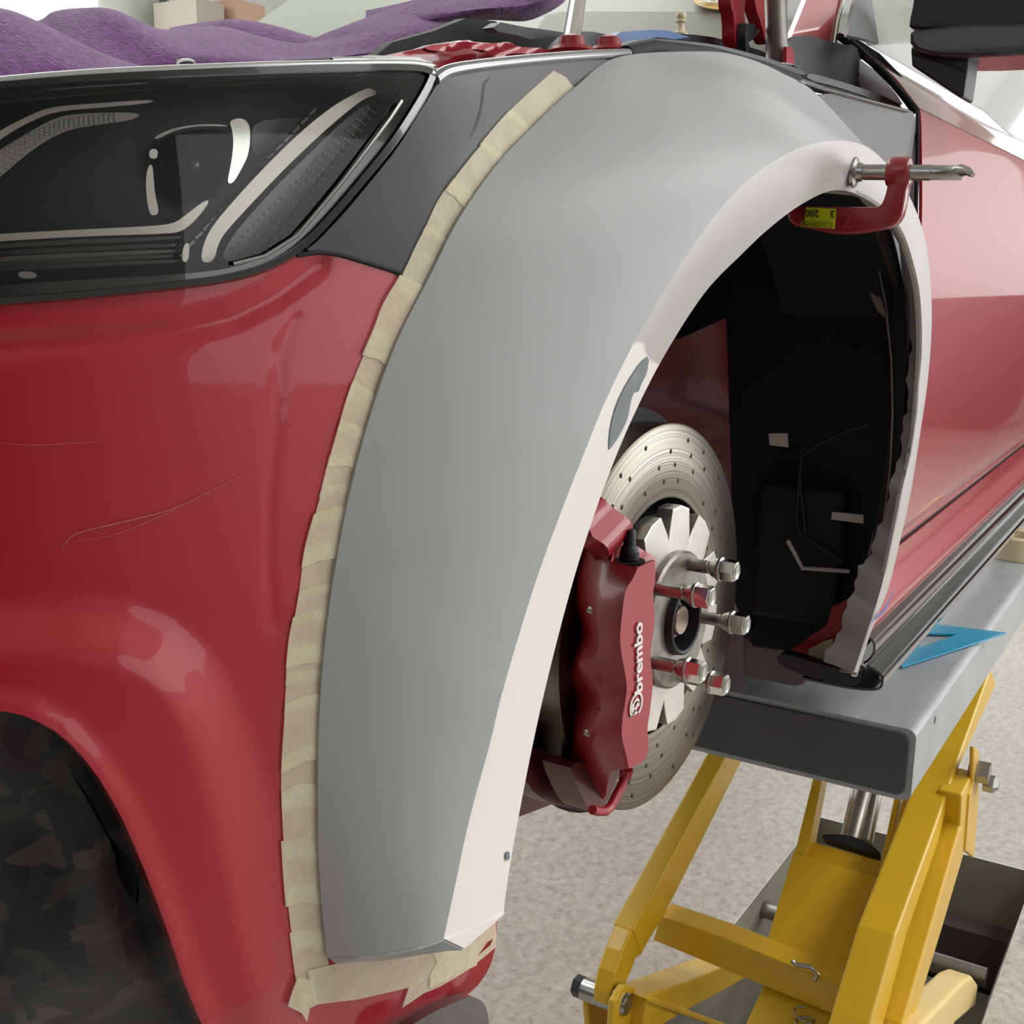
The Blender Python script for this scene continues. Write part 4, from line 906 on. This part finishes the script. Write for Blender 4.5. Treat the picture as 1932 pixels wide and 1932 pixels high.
raw('cross_beam', [px(u, v, x) for u, v, x in [(1246, 1728, .66), (1362, 1768, .66), (1612, 1869, .66), (1596, 1924, .66), (1232, 1774, .66)]] + [px(u, v, .66) + V((.05, 0, .0)) for u, v in [(1246, 1728), (1362, 1768), (1612, 1869), (1596, 1924), (1232, 1774)]],
    [(4, 3, 2, 1, 0), (5, 6, 7, 8, 9), (0, 1, 6, 5), (1, 2, 7, 6), (2, 3, 8, 7), (3, 4, 9, 8), (4, 0, 5, 9)], YEL, LF, sm=False, bevel=.002)
side('tie_bar', [(1222, 1884), (1236, 1882), (1370, 1932), (1450, 1965), (1450, 1980), (1370, 1945), (1224, 1892)], .355, .03)
# outer arms
A1 = side('scissor_arm', [(1870, 1262), (1880, 1290), (1800, 1470), (1770, 1590), (1710, 1765), (1667, 1932), (1640, 2040), (1615, 2040), (1643, 1932), (1690, 1765), (1765, 1560), (1806, 1440)], .030, .058)
A1['label'] = 'outer yellow scissor arm'
A2 = side('scissor_arm', [(1838, 1455), (1846, 1500), (1822, 1600), (1775, 1760), (1722, 1932), (1700, 2040), (1680, 2040), (1704, 1932), (1760, 1740), (1812, 1560), (1815, 1500)], .004, .040)
A2['label'] = 'outermost yellow scissor arm'
side('lifting_bracket', [(1838, 1408), (1848, 1415), (1848, 1500), (1838, 1620), (1822, 1606), (1830, 1500), (1836, 1478)], .0, .008)
bp_ = py(1830, 1452, .012)
lathe('pivot_washer', bp_, (0, -1, 0), [(0, .026), (.006, .026)], DSTEEL, LF, seg=28)
lathe('pivot_bolt', bp_ + V((0, -.006, 0)), (0, -1, 0), [(0, .02), (.028, .02)], STEEL, LF, seg=6, sm=False)
lathe('pivot_bolt_nut', py(1856, 1476, -.01), (0, -1, 0), [(0, .016), (.018, .016), (.026, .008)], STEEL, LF, seg=6, sm=False)
# tilted cylinder carrier: plane rising rearward
SD = V((cos(radians(34)), 0, sin(radians(34)))); SN = V((-SD.z, 0, SD.x))
PP = V((.70, .3, .27))
def pl(u, v, d=0.0): return onp(u, v, PP + SN * d, SN)
pltp = [(1497, 1607), (1670, 1660), (1617, 1869), (1520, 1838), (1440, 1800)]
prism('carrier_plate', [pl(*p) for p in pltp], -SN * .008, YEL, LF, bevel=.001)
prism('carrier_flange', [pl(*p) for p in [(1541, 1440), (1556, 1446), (1528, 1590), (1516, 1612), (1500, 1607)]], -SN * .05, YEL, LF, bevel=.001)
prism('carrier_flange', [pl(*p) for p in [(1690, 1490), (1700, 1500), (1668, 1665), (1656, 1656)]], -SN * .05, YEL, LF, bevel=.001)
prism('carrier_flange', [pl(u, v, .012) for u, v in [(1706, 1495), (1735, 1500), (1672, 1668), (1622, 1868), (1612, 1868), (1664, 1662)]], -SN * .05, YEL, LF, bevel=.001)
prism('cylinder_seat', [pl(u, v, -.03) for u, v in [(1522, 1585), (1664, 1625), (1660, 1660), (1512, 1612)]], -SN * .03, YEL, LF, bevel=.001)
dkp = chaikin([(1545, 1578), (1560, 1572), (1610, 1576), (1650, 1596), (1668, 1618), (1600, 1596)], 2)
prism('cylinder_collar', [pl(u, v, -.02) for u, v in dkp], -SN * .02, BLK, LF, bevel=.001)
for (ua, ub, r_, m_) in ((1636, 1606, .020, DSTEEL), (1620, 1592, .009, STEEL), (1658, 1634, .012, DSTEEL)):
    a = pl(ua, 1470, -.05); b = pl(ub, 1590, -.05); lathe('hydraulic_rod', b, a - b, [(0, r_), ((a - b).length, r_)], m_, LF, seg=24)
pb = prism('lower_carrier_plate', [pl(u, v, -.03) for u, v in [(1450, 1840), (1500, 1800), (1620, 1880), (1590, 1990), (1380, 1990)]], -SN * .01, mat('yellow_plate_paint', (206, 168, 22), .4), LF, bevel=.001)  # nearly the same yellow as the rest of the lift
sp = []
for i in range(60):
    t = i / 59 * 2 * pi * 2.2; c0 = px(1516 + i * .1, 1908 + i * .7, .64); sp.append(c0 + V((.012 * cos(t), .016 * sin(t), .0)))
tube('return_spring', sp, .0018, STEEL, LF, seg=8)
tube('spring_hook', [px(u, v, .655) for u, v in [(1494, 1812), (1502, 1820), (1530, 1825), (1542, 1838), (1536, 1848)]], .004, STEEL, LF)
side('base_link', [(1742, 1932), (1822, 1848), (1836, 1842), (1846, 1856), (1840, 1900), (1802, 1932), (1760, 2010), (1700, 2010)], -.02, .05, mat('worn_cream_yellow', (222, 196, 130), .5, coat=.1), bevel=.008)
lathe('base_cross_shaft', (1.36, -.02, -.06), (0, 1, 0), [(0, .02), (.5, .02)], DSTEEL, LF, seg=20)
box('base_rail', (.35, -.050, -.30), (1.76, -.030, -.10), DSTEEL, LF)
box('base_rail', (1.70, -.04, -.30), (1.76, .46, -.16), mat('base_rail_brown', (72, 62, 60), .6), LF)
box('base_plate', (.4, -.04, -.335), (1.70, .46, -.31), CONC, LF)
lathe('anchor_bolt', (1.45, .05, -.31), (0, 0, 1), [(0, .02), (.012, .02), (.012, .012), (.05, .012)], DSTEEL, LF, seg=6, sm=False)
ro = lathe('pit_pipe', (1.60, -.05, -.335), (0, 0, 1), [(0, .016), (.20, .016), (.20, .022), (.215, .022)], mat('white_cap_pipe', (200, 200, 196), .5), LF, seg=20)

# ================================================================ loose things
b = prism('support_block', [px(u, v, .50) for u, v in chaikin([(1400, 1180), (1520, 1150), (1520, 1290), (1500, 1296), (1402, 1276)], 0)], (.12, 0, 0), WOOD, None, bevel=.004)
tag(b, 'purple-grey support block on the lift platform under the front of the sill', 'block')
def tri():
    o_ = [(1690, 1240), (1696, 1258), (1702, 1258), (1896, 1194), (1880, 1188), (1740, 1178), (1712, 1200)]
    i_ = [(1722, 1196), (1734, 1222), (1760, 1212), (1805, 1198), (1795, 1194)]
    pts = [pz(u, v, ZT + .004) for u, v in [(1702, 1259), (1898, 1195), (1738, 1176), (1688, 1232)]]
    ins_ = [pz(u, v, ZT + .004) for u, v in [(1738, 1222), (1806, 1198), (1742, 1196), (1722, 1204)]]
    vs = pts + ins_; fs = [(0, 1, 5, 4), (1, 2, 6, 5), (2, 3, 7, 6), (3, 0, 4, 7)]
    return raw('set_square', vs, fs, SETSQ, sm=False, solid=.003)
tag(tri(), 'transparent blue set square lying on the lift platform', 'set square')
tc_ = pz(1918, 1062, ZT)
rl = lathe('tape_roll', pz(1925, 1050, ZT), (0, 0, 1), [(0, .062), (0.001, .064), (.047, .064), (.048, .062), (.048, .040), (.047, .039), (0, .039), (0, .062)], mat('cream_tape_roll', (216, 200, 166), .7), None, seg=64, cap=False)
tag(rl, 'roll of cream masking tape on the lift platform beside the sill', 'tape roll')
bl = patch('plastic_scraper', [(1160, 68), (1172, 60), (1230, 56), (1262, 58), (1302, 70), (1275, 74), (1240, 70), (1200, 80), (1172, 80)], lambda u, v: py(u, v, 0.175), BLUEP, None, step=8, rnd=0, solid=.008)
tag(bl, 'blue plastic piece lying on the cowl behind the top of the flare', 'plastic piece')
pw = lathe('chess_pawn', py(1284, 66, .22), (0, 0, 1), [(h * .66, r * .75) for h, r in [(0, .0095), (.003, .0095), (.005, .0065), (.012, .0045), (.018, .0048), (.0185, .0075), (.021, .0075), (.0225, .005), (.025, .0068), (.029, .0072), (.033, .0055), (.035, .001)]], CREAM, None, seg=24)
tag(pw, 'small cream pawn-shaped figure standing by the windscreen', 'figurine')

# purple cloth
def px_rows(rows, n=90):
    out = []
    for pts in rows:
        L = cat([V(p) for p in pts], n); out.append([far(p.x, p.y, p.z) for p in L])
    return out
def cloth(rows, parent, n=90):
    R = px_rows(rows, n); k = len(R); cols = []
    for j in range(n):
        c_ = cat([R[i][j] for i in range(k)], 5 * (k - 1) + 1); cols.append(c_)
    rr_ = [[cols[j][i] for j in range(n)] for i in range(5 * (k - 1) + 1)]
    return rr_
CLT = empty('purple_cloth', far(300, 90, 1.0)); tag(CLT, 'purple microfibre cloth bunched over the front of the car above the headlight', 'cloth')
A_ = cloth([[(-300, 200, .80), (-100, 175, .80), (0, 165, .80), (90, 155, .82), (170, 143, .84), (240, 135, .86), (290, 134, .88)],
            [(-300, 110, .82), (-100, 90, .82), (0, 95, .83), (90, 105, .84), (170, 118, .86), (240, 126, .88), (290, 132, .9)],
            [(-300, 40, .88), (-100, 15, .88), (0, 15, .89), (72, 40, .90), (150, 80, .90), (220, 110, .91), (290, 131, .92)],
            [(-300, 90, .98), (-100, 70, .98), (0, 60, .98), (72, 80, .98), (150, 105, .97), (220, 124, .96), (290, 136, .95)]], CLT)
B_ = cloth([[(-100, 170, .96), (60, 160, .96), (180, 150, .97), (290, 140, .98), (400, 130, .99), (500, 124, 1.0), (600, 112, 1.02), (690, 100, 1.04), (760, 86, 1.06), (830, 62, 1.08), (890, 30, 1.12), (920, 0, 1.15)],
            [(-100, 100, .99), (60, 90, .99), (150, 90, .99), (240, 100, 1.0), (340, 100, 1.0), (440, 96, 1.02), (540, 104, 1.04), (620, 90, 1.06), (720, 60, 1.08), (800, 40, 1.1), (860, 15, 1.14), (900, -20, 1.18)],
            [(-100, 70, 1.06), (60, 42, 1.06), (100, 22, 1.06), (150, 15, 1.06), (215, 18, 1.06), (300, 54, 1.08), (360, 50, 1.10), (430, 52, 1.12), (490, 70, 1.12), (545, 90, 1.12), (620, 60, 1.12), (700, 30, 1.14), (780, 4, 1.16), (860, -30, 1.2)],
            [(-100, 100, 1.15), (60, 80, 1.15), (100, 60, 1.15), (150, 50, 1.15), (215, 52, 1.15), (300, 80, 1.16), (360, 75, 1.18), (430, 78, 1.2), (490, 90, 1.2), (545, 104, 1.2), (620, 80, 1.2), (700, 50, 1.2), (780, 30, 1.22), (860, 0, 1.25)]], CLT)
C_ = cloth([[(320, 90, 1.2), (400, 85, 1.2), (480, 90, 1.2), (560, 95, 1.2), (640, 90, 1.2)],
            [(320, 52, 1.24), (380, 42, 1.25), (440, 36, 1.25), (510, 46, 1.25), (585, 68, 1.25)],
            [(320, 80, 1.3), (380, 70, 1.3), (440, 64, 1.3), (510, 74, 1.3), (585, 90, 1.3)]], CLT)
D_ = cloth([[(690, 78, 1.12), (760, 64, 1.12), (820, 52, 1.12), (870, 40, 1.13), (930, 38, 1.14), (990, 40, 1.15), (1030, 26, 1.16), (1062, 6, 1.17), (1070, -10, 1.18)],
            [(690, 50, 1.13), (760, 40, 1.12), (820, 30, 1.10), (880, 20, 1.10), (930, 15, 1.10), (990, 10, 1.12), (1030, 0, 1.13), (1062, -15, 1.15), (1070, -25, 1.16)],
            [(690, 20, 1.17), (760, 5, 1.17), (820, -10, 1.17), (880, -20, 1.17), (930, -30, 1.17), (990, -35, 1.17), (1030, -40, 1.17), (1062, -45, 1.18), (1070, -50, 1.19)]], CLT)
loft('cloth_fold', A_, CLOTH, CLT, solid=.003); loft('cloth_fold', B_, CLOTH, CLT, solid=.003); loft('cloth_fold', C_, CLOTH, CLT, solid=.003); loft('cloth_fold', D_, CLOTH, CLT, solid=.003)

# unseen dark cabinets and panel added to darken and vary the paint reflections
def cabinet(loc, sx, sy, sz, label, m):
    e = empty('reflection_cabinet', loc); tag(e, label, 'cabinet'); x, y, z = loc
    body_ = box('carcass', (x, y, .08), (x + sx, y + sy, sz), m, e, bevel=.01)
    for k in range(5):
        z0 = .14 + k * (sz - .2) / 5
        d_ = box('drawer', (x - .015, y + .04, z0), (x + .005, y + sy - .04, z0 + (sz - .2) / 5 - .03), m, e, bevel=.004)
        box('drawer_handle', (x - .03, y + .1, z0 + .1), (x - .015, y + sy - .1, z0 + .12), BLK, d_, bevel=.002)
    return e
cabinet((8.0, -3.7, 0), .6, 1.4, 1.35, 'unseen dark red cabinet added for the door reflection, by the near wall', CABM)
cabinet((8.0, -2.2, 0), .6, 1.4, 1.25, 'unseen dark red cabinet added for the door reflection, nearer the car', CABM)
cabinet((-4.7, -3.2, 0), .6, 1.1, 1.5, 'unseen dark cabinet added for the bumper reflection, against the front wall', BLK)
struct(box('dark_reflection_panel', (-4.99, -1.6, 0), (-4.96, -.5, 2.1), mat('dark_panel_paint', (40, 34, 36), .4), bevel=.004))  # unseen dark panel added to break up the bumper reflections
# background seen over the hood
def wallq(name, u0, v0, u1, v1, y, m, dy=.04):
    a = py(u0, v0, y); b = py(u1, v1, y); return box(name, (a.x, y, min(a.z, b.z)), (b.x, y + dy, max(a.z, b.z)), m, None)
struct(wallq('trim_1', 306, -80, 318, 80, 4.5, mat('window_frame_dark', (90, 92, 92), .5)))
struct(wallq('trim_2', 318, -80, 332, 80, 4.48, mat('window_frame_white', (236, 238, 234), .5)))
sb = box('wall_shelf', (2.28, 4.0, 2.30), (2.86, 4.5, 2.34), mat('white_shelf_board', (240, 238, 225), .5)); tag(sb, 'white shelf board on the far wall above the purple cloth', 'shelf')
a = py(372, 52, 4.2); b = py(428, 10, 4.2)
cb = box('cardboard_box', (a.x, 4.2, a.z - .2), (b.x - .02, 4.5, b.z), CARTON); tag(cb, 'beige carton under the shelf on the far wall', 'box')
a = py(430, 60, 4.15); b = py(500, 12, 4.15)
cb = box('cardboard_box', (a.x + .06, 4.15, a.z - .2), (b.x, 4.5, b.z), mat('tan_carton', (214, 178, 156), .8)); tag(cb, 'tan carton right of the beige one, behind the cloth', 'box')
# silvery tube standing in for a reflection along the headlight's top edge
tube('lamp_top_glint', [body(u, v, -.001) for u, v in [(-260, 176), (-100, 164), (0, 155), (100, 146), (200, 139), (350, 132), (500, 126), (700, 121), (775, 121), (812, 126)]], .0026, mat('silvery_glint', (190, 192, 190), .3, metal=.6), hl)
for o in [o for o in bpy.data.objects if o.type == 'EMPTY']: fixp(o)
